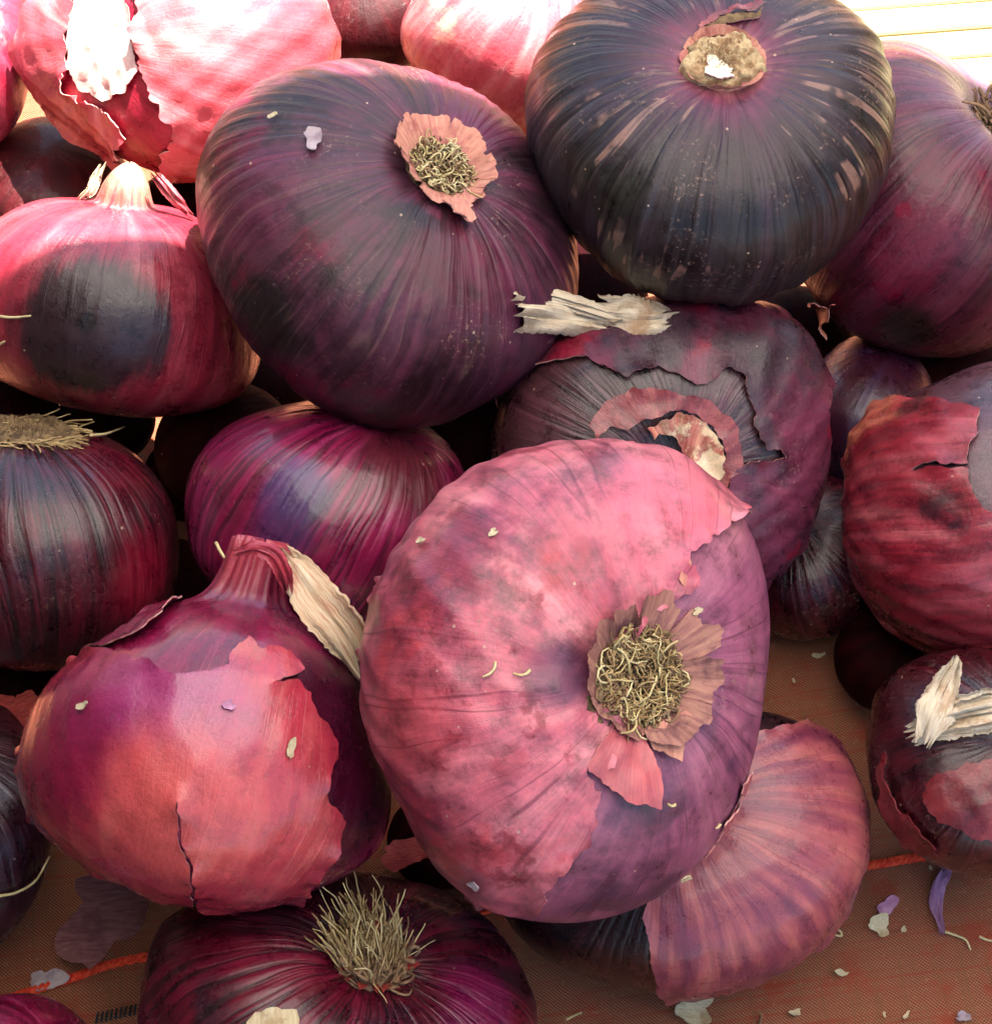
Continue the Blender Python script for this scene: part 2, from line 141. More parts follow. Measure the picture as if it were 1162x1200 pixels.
 'N9': {'o': {'bt': 0.72, 'bb': 0.72, 'rib': 0.005, 'seed': 955, 'a': 0.02122, 'V': [[0.9875, -0.0368, 0.1531], [-0.025, 0.9235, 0.3828], [-0.1555, -0.3819, 0.911]], 'lobes': [-0.0396, 0.0053, 0.0059, 0.0241, 0.0072, 0.0002, -0.0047, 0.0017, 0.0026, -0.0021, 0.0036, 0.0009, 0.0001, 0.0, 0.0005, 0.0002, 0.0]}, 'cen': [0.0032, 0.1958, 0.01574], 'R': [[0.9916, -0.0302, 0.1259], [0.0647, 0.9579, -0.2798], [-0.1121, 0.2856, 0.9518]], 'res': (120, 70)},
 'N10': {'o': {'bt': 0.72, 'bb': 0.72, 'rib': 0.005, 'seed': 300, 'a': 0.01511, 'V': [[0.9753, -0.0998, 0.1969], [-0.0103, 0.8704, 0.4922], [-0.2205, -0.4821, 0.8479]], 'lobes': [-0.0342, 0.0012, -0.0055, 0.002, 0.0276, 0.0019, 0.002, 0.0003, -0.004, -0.0, 0.0001, -0.0006, -0.0012, -0.0006, 0.0004, 0.0001, 0.0002]}, 'cen': [-0.13858, 0.10807, 0.0247], 'R': [[0.9042, -0.1931, 0.3809], [0.2135, 0.9769, -0.0117], [-0.3698, 0.0919, 0.9245]], 'res': (120, 70)},
 'N11': {'o': {'bt': 0.72, 'bb': 0.72, 'rib': 0.005, 'seed': 522, 'a': 0.01206, 'V': [[0.9481, -0.1956, 0.2506], [-0.0048, 0.7794, 0.6265], [-0.3178, -0.5952, 0.7381]], 'lobes': [-0.0085, 0.0138, -0.0034, -0.006, 0.0359, -0.0021, -0.0021, -0.002, -0.0072, 0.0018, 0.0019, 0.0001, 0.0006, -0.0003, 0.0005, 0.0, 0.0008]}, 'cen': [-0.0922, 0.09671, 0.00823], 'R': [[0.8961, -0.2731, 0.3499], [0.2219, 0.9584, 0.1796], [-0.3844, -0.0833, 0.9194]], 'res': (120, 70)},
 'N12': {'o': {'bt': 0.72, 'bb': 0.72, 'rib': 0.005, 'seed': 815, 'a': 0.01236, 'V': [[0.9545, -0.1987, 0.2223], [0.0434, 0.8302, 0.5557], [-0.295, -0.5208, 0.8011]], 'lobes': [-0.025, -0.0044, -0.0112, 0.0136, 0.016, 0.0056, -0.0031, -0.0009, -0.0025, -0.0013, 0.0014, -0.0008, -0.0008, 0.0003, 0.0004, 0.0, -0.0]}, 'cen': [-0.02717, -0.00248, 0.01027], 'R': [[0.9467, -0.2147, 0.2402], [0.1611, 0.9611, 0.2243], [-0.279, -0.1736, 0.9445]], 'res': (120, 70)},
 'N13': {'o': {'bt': 0.72, 'bb': 0.72, 'rib': 0.005, 'seed': 425, 'a': 0.01271, 'V': [[0.9579, -0.1613, 0.2376], [-0.0119, 0.8043, 0.5941], [-0.287, -0.5719, 0.7685]], 'lobes': [-0.0079, 0.0115, -0.0041, -0.007, 0.026, -0.0065, -0.0043, -0.004, -0.0075, 0.0012, -0.0002, 0.0001, -0.0016, -0.0005, 0.0005, -0.0005, 0.0001]}, 'cen': [-0.1133, 0.1099, 0.01583], 'R': [[0.8943, -0.2514, 0.3702], [0.2238, 0.9676, 0.1166], [-0.3876, -0.0214, 0.9216]], 'res': (120, 70)},
 'N14': {'o': {'bt': 0.72, 'bb': 0.72, 'rib': 0.005, 'seed': 1348, 'a': 0.01491, 'V': [[0.9741, -0.1204, 0.1914], [0.0144, 0.8779, 0.4786], [-0.2257, -0.4634, 0.8569]], 'lobes': [-0.0266, 0.0051, 0.024, -0.0033, 0.0202, 0.0041, 0.001, -0.0004, -0.0003, 0.0002, 0.0007, -0.0003, -0.0002, -0.0002, 0.0001, 0.0008, -0.0005]}, 'cen': [0.08188, 0.04329, 0.01346], 'R': [[0.9987, -0.0273, 0.0435], [0.0257, 0.9989, 0.0383], [-0.0445, -0.0371, 0.9983]], 'res': (120, 70)}}
PTS = {
 'A_skin': [[0.667, 0.662, 0.342], [0.489, 0.635, 0.599], [0.372, 0.605, 0.704], [0.264, 0.581, 0.77], [0.242, 0.544, 0.803], [0.293, 0.524, 0.799], [0.321, 0.462, 0.826], [0.235, 0.42, 0.877], [0.126, 0.38, 0.916], [-0.002, 0.332, 0.943], [-0.112, 0.198, 0.974], [-0.158, -0.019, 0.987], [-0.152, -0.206, 0.967], [-0.081, -0.29, 0.954], [-0.051, -0.36, 0.932], [-0.271, -0.469, 0.841], [-0.346, -0.43, 0.834], [-0.314, -0.487, 0.815], [-0.248, -0.547, 0.799], [-0.244, -0.656, 0.714], [-0.251, -0.722, 0.645], [-0.32, -0.776, 0.543], [-0.354, -0.827, 0.436], [-0.328, -0.883, 0.335], [-0.308, -0.926, 0.22], [-0.425, -0.903, -0.061], [-0.265, -0.834, -0.484], [-0.692, -0.541, -0.478], [-0.851, 0.042, -0.524], [-0.603, 0.634, -0.484], [-0.151, 0.935, -0.32], [0.235, 0.97, -0.069], [0.614, 0.786, 0.069], [0.702, 0.687, 0.189]],
 'A_flap': [[-0.157, -0.239, 0.958], [-0.285, -0.34, 0.896], [-0.349, -0.428, 0.834], [-0.269, -0.507, 0.819], [-0.118, -0.595, 0.795], [0.049, -0.631, 0.774], [0.068, -0.509, 0.858], [0.023, -0.405, 0.914], [-0.0, -0.296, 0.955]],
 'A_flap2': [[0.016, -0.326, 0.945], [0.046, -0.414, 0.909], [0.198, -0.462, 0.864], [0.242, -0.365, 0.899], [0.367, -0.259, 0.894], [0.292, -0.216, 0.932], [0.147, -0.28, 0.949]],
 'A_rim': [[0.811, -0.468, 0.35], [0.68, -0.532, 0.504], [0.666, -0.625, 0.408], [0.567, -0.695, 0.443], [0.58, -0.764, 0.282], [0.522, -0.81, 0.267], [0.687, -0.663, 0.297], [0.806, -0.488, 0.335]],
 'A_chip': [[0.263, 0.57, 0.779], [0.29, 0.52, 0.803], [0.327, 0.471, 0.819], [0.269, 0.444, 0.854], [0.217, 0.496, 0.841], [0.223, 0.54, 0.811]],
 'C_skin': [[0.87, -0.091, -0.484], [0.969, -0.109, -0.22], [0.972, -0.2, 0.125], [0.897, -0.217, 0.386], [0.758, 0.389, 0.524], [0.587, 0.6, 0.543], [0.454, 0.716, 0.531], [0.261, 0.843, 0.471], [0.029, 0.831, 0.556], [0.011, 0.769, 0.64], [-0.049, 0.699, 0.714], [-0.103, 0.733, 0.673], [-0.186, 0.685, 0.704], [-0.267, 0.636, 0.724], [-0.356, 0.681, 0.64], [-0.315, 0.736, 0.599], [-0.19, 0.834, 0.518], [-0.34, 0.735, 0.587], [-0.431, 0.711, 0.556], [-0.465, 0.732, 0.498], [-0.596, 0.7, 0.394], [-0.656, 0.709, 0.259], [-0.621, 0.761, 0.189], [-0.614, 0.786, 0.077], [-0.689, 0.724, 0.02], [-0.752, 0.658, -0.044], [-0.753, 0.641, -0.149], [-0.742, 0.605, -0.29], [-0.743, 0.524, -0.415], [-0.75, 0.187, -0.634], [-0.733, 0.177, -0.656], [-0.568, -0.024, -0.823], [-0.252, 0.416, -0.874], [-0.21, 0.445, -0.87], [-0.138, 0.784, -0.605], [-0.088, 0.899, -0.429], [-0.045, 0.924, -0.379], [0.007, 0.952, -0.305], [0.034, 0.978, -0.204], [0.083, 0.991, -0.101], [0.048, 0.976, -0.212], [0.013, 0.945, -0.327], [-0.038, 0.918, -0.394], [-0.075, 0.89, -0.45], [-0.172, 0.473, -0.864], [-0.168, 0.463, -0.87], [0.275, 0.347, -0.896], [0.626, 0.035, -0.779], [0.799, -0.056, -0.599]],
 'C_shoulder': [[0.884, 0.062, 0.464], [0.842, 0.053, 0.537], [0.68, 0.205, 0.704], [0.507, -0.035, 0.861], [0.388, 0.033, 0.921], [0.391, 0.333, 0.858], [0.437, 0.528, 0.729], [0.514, 0.539, 0.667], [0.571, 0.522, 0.634], [0.723, 0.411, 0.556]],
 'C_top': [[0.034, 0.818, 0.575], [0.07, 0.77, 0.634], [-0.034, 0.704, 0.709], [-0.077, 0.574, 0.815], [-0.152, 0.445, 0.882], [-0.219, 0.577, 0.787], [-0.337, 0.614, 0.714], [-0.375, 0.671, 0.64], [-0.269, 0.773, 0.575], [-0.141, 0.836, 0.531]],
 'B_skin': [[-0.188, -0.755, 0.628], [-0.137, -0.845, 0.518], [-0.124, -0.929, 0.35], [-0.104, -0.992, -0.077], [-0.073, -0.947, -0.312], [0.57, -0.785, -0.243], [0.939, -0.305, -0.157], [0.98, 0.103, -0.173], [0.876, 0.482, 0.004], [0.709, 0.704, 0.044], [0.703, 0.615, 0.357], [0.611, 0.558, 0.562], [0.436, 0.535, 0.724], [0.221, 0.359, 0.907], [0.005, -0.112, 0.994], [-0.143, -0.528, 0.837]],
 'R_skin': [[-0.361, 0.753, -0.55], [-0.623, 0.743, -0.243], [-0.705, 0.71, 0.004], [-0.755, 0.615, 0.228], [-0.85, 0.475, 0.228], [-0.909, 0.375, 0.181], [-0.94, 0.291, 0.181], [-0.956, 0.288, 0.061], [-0.949, 0.316, -0.02], [-0.947, 0.286, -0.149], [-0.957, 0.289, -0.02], [-0.961, 0.268, 0.061], [-0.949, 0.258, 0.181], [-0.965, 0.191, 0.181], [-0.97, 0.054, 0.236], [-0.952, -0.02, 0.305], [-0.837, -0.24, 0.491], [-0.48, -0.606, 0.634], [-0.146, -0.941, 0.305], [0.199, -0.97, 0.141], [0.041, -0.987, -0.157], [-0.363, -0.719, -0.593], [-0.39, -0.174, -0.904], [-0.391, 0.367, -0.844], [-0.41, 0.688, -0.599]],
 'P_outer': [[0.871, 0.359, 0.335], [0.979, 0.145, 0.141], [0.983, -0.18, 0.02], [0.725, -0.671, 0.157], [0.577, -0.772, 0.267], [0.525, -0.536, 0.662], [0.491, -0.307, 0.815], [0.443, -0.141, 0.885], [0.505, 0.064, 0.861], [0.595, 0.114, 0.795], [0.764, 0.118, 0.634], [0.72, 0.19, 0.667], [0.658, 0.189, 0.729], [0.607, 0.27, 0.747], [0.549, 0.365, 0.752], [0.527, 0.461, 0.714], [0.454, 0.565, 0.688], [0.412, 0.649, 0.64], [0.313, 0.702, 0.64], [0.254, 0.669, 0.699], [0.121, 0.658, 0.743], [-0.03, 0.725, 0.688], [-0.148, 0.749, 0.645], [-0.313, 0.702, 0.64], [-0.361, 0.668, 0.651], [-0.512, 0.695, 0.504], [-0.551, 0.716, 0.429], [-0.739, 0.612, 0.282], [-0.893, 0.435, 0.117], [-0.897, 0.305, -0.32], [-0.852, 0.508, -0.125], [-0.386, 0.919, -0.077], [0.347, 0.933, -0.093], [0.705, 0.71, -0.012], [0.872, 0.488, 0.036]],
 'P_mid': [[0.546, 0.084, 0.834], [0.414, -0.144, 0.899], [0.383, -0.027, 0.923], [0.419, 0.201, 0.885], [0.31, 0.375, 0.874], [0.138, 0.507, 0.851], [-0.042, 0.54, 0.841], [-0.183, 0.492, 0.851], [-0.318, 0.451, 0.834], [-0.425, 0.361, 0.83], [-0.528, 0.367, 0.766], [-0.609, 0.266, 0.747], [-0.64, 0.341, 0.688], [-0.546, 0.492, 0.678], [-0.345, 0.627, 0.699], [-0.072, 0.639, 0.766], [0.221, 0.57, 0.791], [0.449, 0.382, 0.807]],
 'P_core': [[0.416, -0.026, 0.909], [0.351, -0.095, 0.932], [0.286, 0.01, 0.958], [0.226, 0.141, 0.964], [0.064, 0.243, 0.968], [-0.034, 0.372, 0.928], [-0.192, 0.394, 0.899], [-0.253, 0.344, 0.904], [-0.293, 0.409, 0.864], [-0.149, 0.481, 0.864], [-0.004, 0.53, 0.848], [0.159, 0.477, 0.864], [0.32, 0.345, 0.882], [0.417, 0.165, 0.894]],
 'T_skinA': [[-0.842, -0.053, 0.537], [-0.81, 0.143, 0.568], [-0.696, 0.358, 0.622], [-0.598, 0.628, 0.498], [-0.278, 0.49, 0.826], [-0.294, 0.213, 0.932], [-0.331, -0.065, 0.941], [-0.361, -0.266, 0.894], [-0.275, -0.415, 0.867], [-0.053, -0.5, 0.864], [0.101, -0.598, 0.795], [0.086, -0.72, 0.688], [-0.379, -0.884, 0.274], [-0.689, -0.603, 0.401], [-0.837, -0.24, 0.491]],
 'T_skinB': [[0.202, 0.594, 0.779], [0.409, 0.284, 0.867], [0.421, -0.074, 0.904], [0.436, -0.24, 0.867], [0.478, -0.39, 0.787], [0.508, -0.504, 0.699], [0.516, -0.624, 0.587], [0.224, -0.872, 0.436], [0.07, -0.997, -0.012], [0.422, -0.806, -0.415], [0.776, -0.448, -0.443], [0.861, 0.06, -0.504], [0.806, 0.422, -0.415], [0.838, 0.532, 0.125], [0.591, 0.629, 0.504]],
 'T_core': [[-0.286, 0.387, 0.877], [-0.235, 0.559, 0.795], [0.085, 0.578, 0.811], [0.336, 0.298, 0.894], [0.383, -0.07, 0.921], [0.42, -0.212, 0.882], [0.261, -0.398, 0.88], [-0.0, -0.454, 0.891], [-0.261, -0.325, 0.909], [-0.319, -0.137, 0.938], [-0.306, 0.141, 0.941]],
 'U_skin': [[0.237, 0.012, 0.972], [0.584, -0.116, 0.803], [0.83, 0.225, 0.511], [0.898, 0.356, 0.259], [0.884, 0.431, -0.181], [0.775, 0.405, -0.484], [0.458, 0.562, -0.688], [0.314, 0.792, -0.524], [0.435, 0.86, -0.267], [0.512, 0.858, -0.036], [0.506, 0.823, 0.259], [0.328, 0.795, 0.511], [-0.021, 0.74, 0.673], [-0.241, 0.8, 0.55], [-0.332, 0.893, 0.305], [-0.348, 0.936, -0.044], [-0.297, 0.873, -0.386], [-0.563, 0.634, -0.531], [-0.846, 0.236, -0.478], [-0.902, 0.314, -0.297], [-0.723, 0.689, 0.044], [-0.614, 0.663, 0.429], [-0.528, 0.276, 0.803], [-0.328, -0.256, 0.909], [-0.056, 0.343, 0.938]],
 'I_flap': [[-0.586, -0.133, -0.799], [-0.713, -0.199, -0.673], [-0.758, -0.35, -0.55], [-0.577, -0.296, -0.761], [-0.487, -0.333, -0.807], [-0.528, -0.276, -0.803]],
 'G_skin': [[-0.925, 0.381, 0.004], [-0.904, 0.358, 0.236], [-0.866, 0.336, 0.372], [-0.815, 0.246, 0.524], [-0.912, 0.089, 0.401], [-0.966, -0.068, 0.251], [-0.97, -0.22, 0.101], [-0.942, -0.284, -0.181], [-0.915, -0.188, -0.357], [-0.942, 0.106, -0.32], [-0.818, 0.488, -0.305]],
 'G_flap': [[-0.158, -0.391, 0.907], [-0.108, -0.491, 0.864], [0.026, -0.53, 0.848], [0.081, -0.458, 0.885], [0.085, -0.364, 0.928], [0.261, -0.29, 0.921], [0.278, -0.171, 0.945], [0.214, -0.102, 0.972], [0.105, -0.266, 0.958]],
 'S_skin': [[-0.959, 0.033, 0.282], [-0.934, -0.289, 0.212], [-0.813, -0.54, 0.22], [-0.706, -0.682, 0.189], [-0.657, -0.75, 0.077], [-0.728, -0.674, -0.125], [-0.826, -0.548, -0.133], [-0.94, -0.342, 0.004], [-0.982, -0.062, 0.181]],
 'S_red': [[-0.404, -0.281, 0.87], [-0.707, -0.303, 0.64], [-0.81, -0.34, 0.478], [-0.768, -0.51, 0.386], [-0.663, -0.632, 0.401], [-0.353, -0.824, 0.443], [0.062, -0.891, 0.45], [0.218, -0.6, 0.77], [0.133, -0.219, 0.967]],
 'D_spot': [[-0.7, -0.294, 0.651]],
 'U_spot': [[0.118, 0.993, 0.028]],
 'U_dot': [[0.125, 0.99, 0.069]],
 'F_blue': [[-0.955, -0.067, 0.29], [-0.99, -0.132, 0.053]],
 'F_brown': [[-0.373, -0.457, 0.807]],
 'A_blue': [[-0.458, 0.038, 0.888]],
 'A_grey': [[0.044, 0.895, 0.443], [-0.746, 0.566, 0.35]],
 'A_pink': [[0.199, 0.733, 0.651]],
 'A_red': [[-0.933, -0.165, 0.32], [-0.647, -0.35, 0.678]],
 'G_mag': [[0.393, 0.468, 0.791], [-0.947, -0.013, 0.32]],
 'G_pur': [[0.423, -0.868, 0.259], [-0.074, -0.756, 0.651]],
 'H_root': [[-0.002, -0.006, 1.0]],
 'H_dot': [[-0.021, -0.998, 0.053]],
 'I_hole': [[-0.936, -0.341, 0.085]],
 'I_dirt': [[-0.512, -0.695, -0.504]],
 'I_mag': [[-0.841, -0.509, -0.181], [-0.84, -0.533, 0.101]],
 'C_lilac': [[0.325, 0.839, 0.436], [0.026, 0.931, 0.364]],
 'C_pale': [[0.014, 0.989, -0.149]],
 'C_dark': [[-0.776, 0.548, 0.312]],
 'E_mag': [[-0.657, 0.739, -0.149], [-0.622, 0.419, 0.662]],
 'D_mag': [[0.607, -0.307, 0.733], [0.522, -0.511, 0.683]],
 'bits': [[-0.742, 0.068, 0.667], [-0.641, 0.054, 0.766], [-0.76, 0.62, 0.197], [-0.576, 0.649, 0.498], [0.157, -0.629, 0.761], [0.486, -0.699, 0.524], [0.336, -0.866, 0.372], [-0.568, -0.793, 0.22], [0.342, 0.354, 0.87]],
 'bitsG': [[-0.75, 0.17, 0.64], [-0.795, 0.374, 0.478]],
 'bitsC': [[0.671, 0.715, 0.197], [-0.045, 0.918, 0.394], [0.013, 0.916, 0.401], [-0.394, 0.884, 0.251], [-0.217, 0.87, -0.443], [-0.595, 0.74, 0.312]],
 'wholeCracks': [[-0.061, 0.581, 0.811], [-0.05, 0.506, 0.861]],
 'G_root': [[-0.034, -0.021, 0.999]],
 'D_cut': [[-0.789, -0.262, 0.556], [-0.761, -0.235, 0.605], [-0.683, -0.259, 0.683], [-0.605, -0.311, 0.733], [-0.596, -0.367, 0.714], [-0.617, -0.435, 0.656], [-0.734, -0.39, 0.556], [-0.787, -0.325, 0.524]],
 'H_white': [[-0.179, -0.05, 0.983], [-0.118, 0.022, 0.993], [-0.006, -0.061, 0.998], [0.078, -0.209, 0.975], [0.046, -0.272, 0.961], [-0.075, -0.292, 0.954], [-0.171, -0.242, 0.955]],
 'H_slit': [[-0.165, 0.3, 0.94], [-0.073, 0.383, 0.921], [0.053, 0.446, 0.894], [0.15, 0.463, 0.874], [0.272, 0.436, 0.858], [0.314, 0.487, 0.815], [0.29, 0.405, 0.867], [0.168, 0.399, 0.902], [0.062, 0.385, 0.921], [-0.035, 0.335, 0.941]],
 'H_lip': [[-0.177, 0.311, 0.934], [-0.07, 0.394, 0.916], [0.055, 0.462, 0.885], [0.155, 0.478, 0.864], [0.263, 0.448, 0.854], [0.313, 0.494, 0.811], [0.241, 0.521, 0.819], [0.085, 0.501, 0.861], [-0.066, 0.449, 0.891], [-0.19, 0.352, 0.916]],
 'C_left': [[0.765, 0.642, 0.061], [0.604, 0.709, 0.364]]}
FREE = {
 'stalk1': [[-0.00836, 0.0855, 0.09852], [-0.00204, 0.08966, 0.09132], [0.00674, 0.09238, 0.0848], [0.01393, 0.0906, 0.08536]],
 'stalk2': [[0.00865, 0.09371, 0.08557], [0.01521, 0.09133, 0.08697], [0.02085, 0.0904, 0.08763], [0.02578, 0.09202, 0.08598]],
 'stalk3': [[0.0223, 0.09536, 0.08255], [0.02601, 0.09681, 0.07981], [0.02855, 0.09965, 0.07846], [0.03038, 0.10032, 0.07786]],
 'stalk4': [[0.01124, 0.09464, 0.07955], [0.01237, 0.09234, 0.07881], [0.01196, 0.08996, 0.07784]],
 'leafC': [[-0.05793, 0.02754, 0.09374], [-0.05535, 0.02341, 0.09506], [-0.05049, 0.01656, 0.09309], [-0.04527, 0.01098, 0.08987], [-0.04155, 0.00571, 0.08484]],
 'neckC': [[-0.06626, 0.02295, 0.10274], [-0.06232, 0.02288, 0.10429], [-0.05848, 0.02106, 0.10404], [-0.05649, 0.01798, 0.10146], [-0.05603, 0.01658, 0.09787]],
 'strawC': [[-0.07099, 0.02612, 0.1006], [-0.06991, 0.02379, 0.10124], [-0.06901, 0.02242, 0.10085]],
 'stalkS1': [[0.0969, 0.00417, 0.07004], [0.08801, 0.00277, 0.06883], [0.08118, 0.00193, 0.06636], [0.07455, 0.00072, 0.06208]],
 'stalkS2': [[0.08434, 0.01514, 0.06842], [0.08182, 0.0097, 0.06926], [0.07867, 0.00292, 0.06892], [0.07654, -0.00178, 0.06501]],
 'flake_white': [[0.07478, -0.01969, 0.0]],
 'flake_mauve': [[0.076, -0.01471, 0.0]],
 'curl_purple': [[0.09237, -0.0063, 0.0], [0.09039, -0.0101, 0.0], [0.08913, -0.01471, 0.0], [0.08943, -0.01969, 0.0]],
 'garlic': [[0.03232, -0.03894, -0.0]],
 'thread1': [[0.08974, -0.02051, 0.0], [0.09203, -0.02134, 0.0], [0.09467, -0.02257, 0.0], [0.09559, -0.02503, -0.0]],
 'thread2': [[0.09792, -0.02175, 0.0], [0.09941, -0.02257, 0.0], [0.10134, -0.02298, 0.0]],
 'thread3': [[0.06366, -0.0201, 0.0], [0.06561, -0.02051, 0.0], [0.06591, -0.02175, 0.0], [0.06396, -0.02134, 0.0], [0.06327, -0.0201, 0.0]],
 'thread4': [[0.00198, -0.04112, 0.0], [0.00354, -0.04033, -0.0], [0.0055, -0.03953, 0.0]],
 'thread5': [[0.0457, -0.0427, 0.0], [0.04621, -0.04072, 0.0], [0.04589, -0.03953, 0.0]],
 'thread6': [[-0.12208, -0.02467, 0.03381], [-0.11887, -0.02319, 0.03194], [-0.11538, -0.01985, 0.03037], [-0.11367, -0.01291, 0.02688]],
 'thread7': [[-0.11583, -0.02216, 0.0], [-0.11558, -0.02462, 0.0], [-0.1142, -0.02666, 0.0], [-0.11257, -0.02727, 0.0]],
 'thread8': [[-0.12643, 0.09054, 0.07768], [-0.12499, 0.09031, 0.07904]],
 'thread9': [[-0.12703, 0.09511, 0.08224], [-0.12276, 0.09367, 0.08363], [-0.11843, 0.09319, 0.08498]],
 'thread10': [[-0.10559, 0.07161, 0.06897], [-0.10353, 0.07679, 0.06141], [-0.10243, 0.08784, 0.0468]],
 'crumb': [[0.09194, -0.04112, 0.0], [0.07922, -0.04033, -0.0], [0.07419, -0.04013, -0.0], [0.05403, -0.03973, 0.0], [0.07255, -0.00588, 0.0], [0.08808, -0.00503, 0.0], [0.06561, -0.03072, 0.0], [0.08068, -0.0201, 0.0], [0.05916, 0.04293, 0.0], [0.06597, 0.04994, 0.0]],
 'skin_dark': [[-0.10515, -0.01907, 0.012]],
 'flake_grey': [[-0.11799, -0.03193, 0.0]],
 'skin_red': [[-0.12436, 0.02216, 0.03066]],
 'sliver': [[-0.03431, -0.02001, 0.04813]],
 'cord': [[-0.13456, -0.04072, 0.0], [-0.12717, -0.03734, -0.0], [-0.11214, -0.03173, 0.0], [-0.09593, -0.02646, -0.0], [-0.04995, -0.01948, 0.0], [0.00963, -0.01178, 0.0], [0.04578, -0.00757, 0.0], [0.07103, -0.00482, 0.0], [0.08837, -0.00205, 0.0], [0.12106, 0.00159, -0.0]],
 'slatL': [[0.08344, 0.22505, 0.01], [0.12739, 0.22945, 0.01], [0.08747, 0.27727, 0.01]],
 'shade': [[-0.11423, 0.10845, 0.09155], [0.10399, 0.17433, 0.07188], [-0.0452, 0.14553, 0.11016]],
 'corner': [[-0.12658, -0.0427, 0.0], [0.09835, -0.0427, 0.0], [-0.16093, 0.26649, 0.0], [0.13271, 0.26649, 0.0]],
 'stitch': [[-0.10508, -0.04072, 0.0], [-0.0967, -0.03874, 0.0]],
 'stalk1b': [[-0.00636, 0.0936, 0.09226], [-0.00101, 0.09382, 0.09], [0.00666, 0.09284, 0.08745], [0.01334, 0.09106, 0.08603]],
 'neckU1': [[-0.09935, 0.13325, 0.08892], [-0.09958, 0.1302, 0.08835], [-0.0996, 0.12757, 0.08664], [-0.09963, 0.12609, 0.0828]],
 'neckU2': [[-0.09307, 0.13124, 0.08736], [-0.09041, 0.12875, 0.08513], [-0.08797, 0.1275, 0.08163], [-0.08594, 0.12702, 0.07837]],
 'neckU3': [[-0.10598, 0.13365, 0.08717], [-0.10717, 0.13159, 0.08598], [-0.10849, 0.12962, 0.08404], [-0.11033, 0.1291, 0.08215]],
 'q': [[0.09769, 0.00889, 0.05996], [0.08985, 0.00633, 0.06113], [0.08246, 0.00458, 0.06058], [0.07549, 0.00279, 0.05748], [0.08684, 0.02049, 0.05754], [0.00891, 0.09538, 0.08017], [0.01644, 0.09398, 0.08318], [0.02403, 0.09355, 0.08447]]}

# ---------------- node helpers ----------------
class NT:
    def __init__(self, name):
        self.m = bpy.data.materials.new(name); self.m.use_nodes = True
        self.t = self.m.node_tree; self.t.nodes.clear()
        self.out = self.t.nodes.new('ShaderNodeOutputMaterial')
    def n(self, typ, **k):
        x = self.t.nodes.new(typ)
        for a, v in k.items(): setattr(x, a, v)
        return x
    def put(self, sock, v):
        if isinstance(v, bpy.types.NodeSocket): self.t.links.new(v, sock)
        elif isinstance(v, (tuple, list)) and len(v) == 3 and sock.type == 'RGBA': sock.default_value = (*v, 1)
        else: sock.default_value = v
    def math(self, op, a, b=0.0, c=None, clamp=False):
        x = self.n('ShaderNodeMath', operation=op, use_clamp=clamp)
        self.put(x.inputs[0], a); self.put(x.inputs[1], b)
        if c is not None: self.put(x.inputs[2], c)
        return x.outputs[0]
    def vm(self, op, a, b=None):
        x = self.n('ShaderNodeVectorMath', operation=op); self.put(x.inputs[0], a)
        if b is not None:
            self.put(x.inputs['Scale'] if op == 'SCALE' else x.inputs[1], b)
        return x.outputs['Value'] if op in ('DOT_PRODUCT', 'LENGTH', 'DISTANCE') else x.outputs[0]
    def noise(self, vec, scale, detail=3, rough=0.5, dist=0.0):
        x = self.n('ShaderNodeTexNoise'); self.put(x.inputs['Vector'], vec)
        self.put(x.inputs['Scale'], scale); self.put(x.inputs['Detail'], detail)
        self.put(x.inputs['Roughness'], rough); self.put(x.inputs['Distortion'], dist)
        return x.outputs[0]
    def rng(self, v, lo, hi, a=0.0, b=1.0, smooth=True):
        x = self.n('ShaderNodeMapRange', interpolation_type='SMOOTHSTEP' if smooth else 'LINEAR')
        self.put(x.inputs[0], v)
        for i, q in enumerate((lo, hi, a, b)): self.put(x.inputs[1 + i], q)
        return x.outputs[0]
    def mix(self, f, a, b, mode='MIX'):
        x = self.n('ShaderNodeMix', data_type='RGBA', blend_type=mode)
        self.put(x.inputs[0], f); self.put(x.inputs[6], a); self.put(x.inputs[7], b)
        return x.outputs[2]
    def ramp(self, f, stops):
        x = self.n('ShaderNodeValToRGB'); self.put(x.inputs[0], f)
        e = x.color_ramp.elements
        while len(e) < len(stops): e.new(0.5)
        for i, (p, c) in enumerate(stops): e[i].position = p; e[i].color = (*c, 1)
        return x.outputs[0]
    def comb(self, x, y, z):
        q = self.n('ShaderNodeCombineXYZ')
        for i, v in enumerate((x, y, z)): self.put(q.inputs[i], v)
        return q.outputs[0]
    def bsdf(self, color, rough, bump=None, bstr=0.3, bdist=0.001, spec=0.5, sss=0.0, sssr=(0.004, 0.001, 0.001), coat=0.0):
        p = self.n('ShaderNodeBsdfPrincipled')
        self.put(p.inputs['Base Color'], color); self.put(p.inputs['Roughness'], rough)
        self.put(p.inputs['Specular IOR Level'], spec)
        if sss:
            p.inputs['Subsurface Weight'].default_value = sss; p.inputs['Subsurface Radius'].default_value = sssr
            p.inputs['Subsurface Scale'].default_value = 1.0
        if coat: p.inputs['Coat Weight'].default_value = coat; p.inputs['Coat Roughness'].default_value = 0.16
        if bump is not None:
            b = self.n('ShaderNodeBump'); self.put(b.inputs['Height'], bump)
            b.inputs['Strength'].default_value = bstr; b.inputs['Distance'].default_value = bdist
            self.t.links.new(b.outputs[0], p.inputs['Normal'])
        self.t.links.new(p.outputs[0], self.out.inputs[0])
        return p

def srgb(r, g, b):
    f = lambda c: (c / 255) / 12.92 if c <= 10 else ((c / 255 + 0.055) / 1.055) ** 2.4
    return (f(r), f(g), f(b))

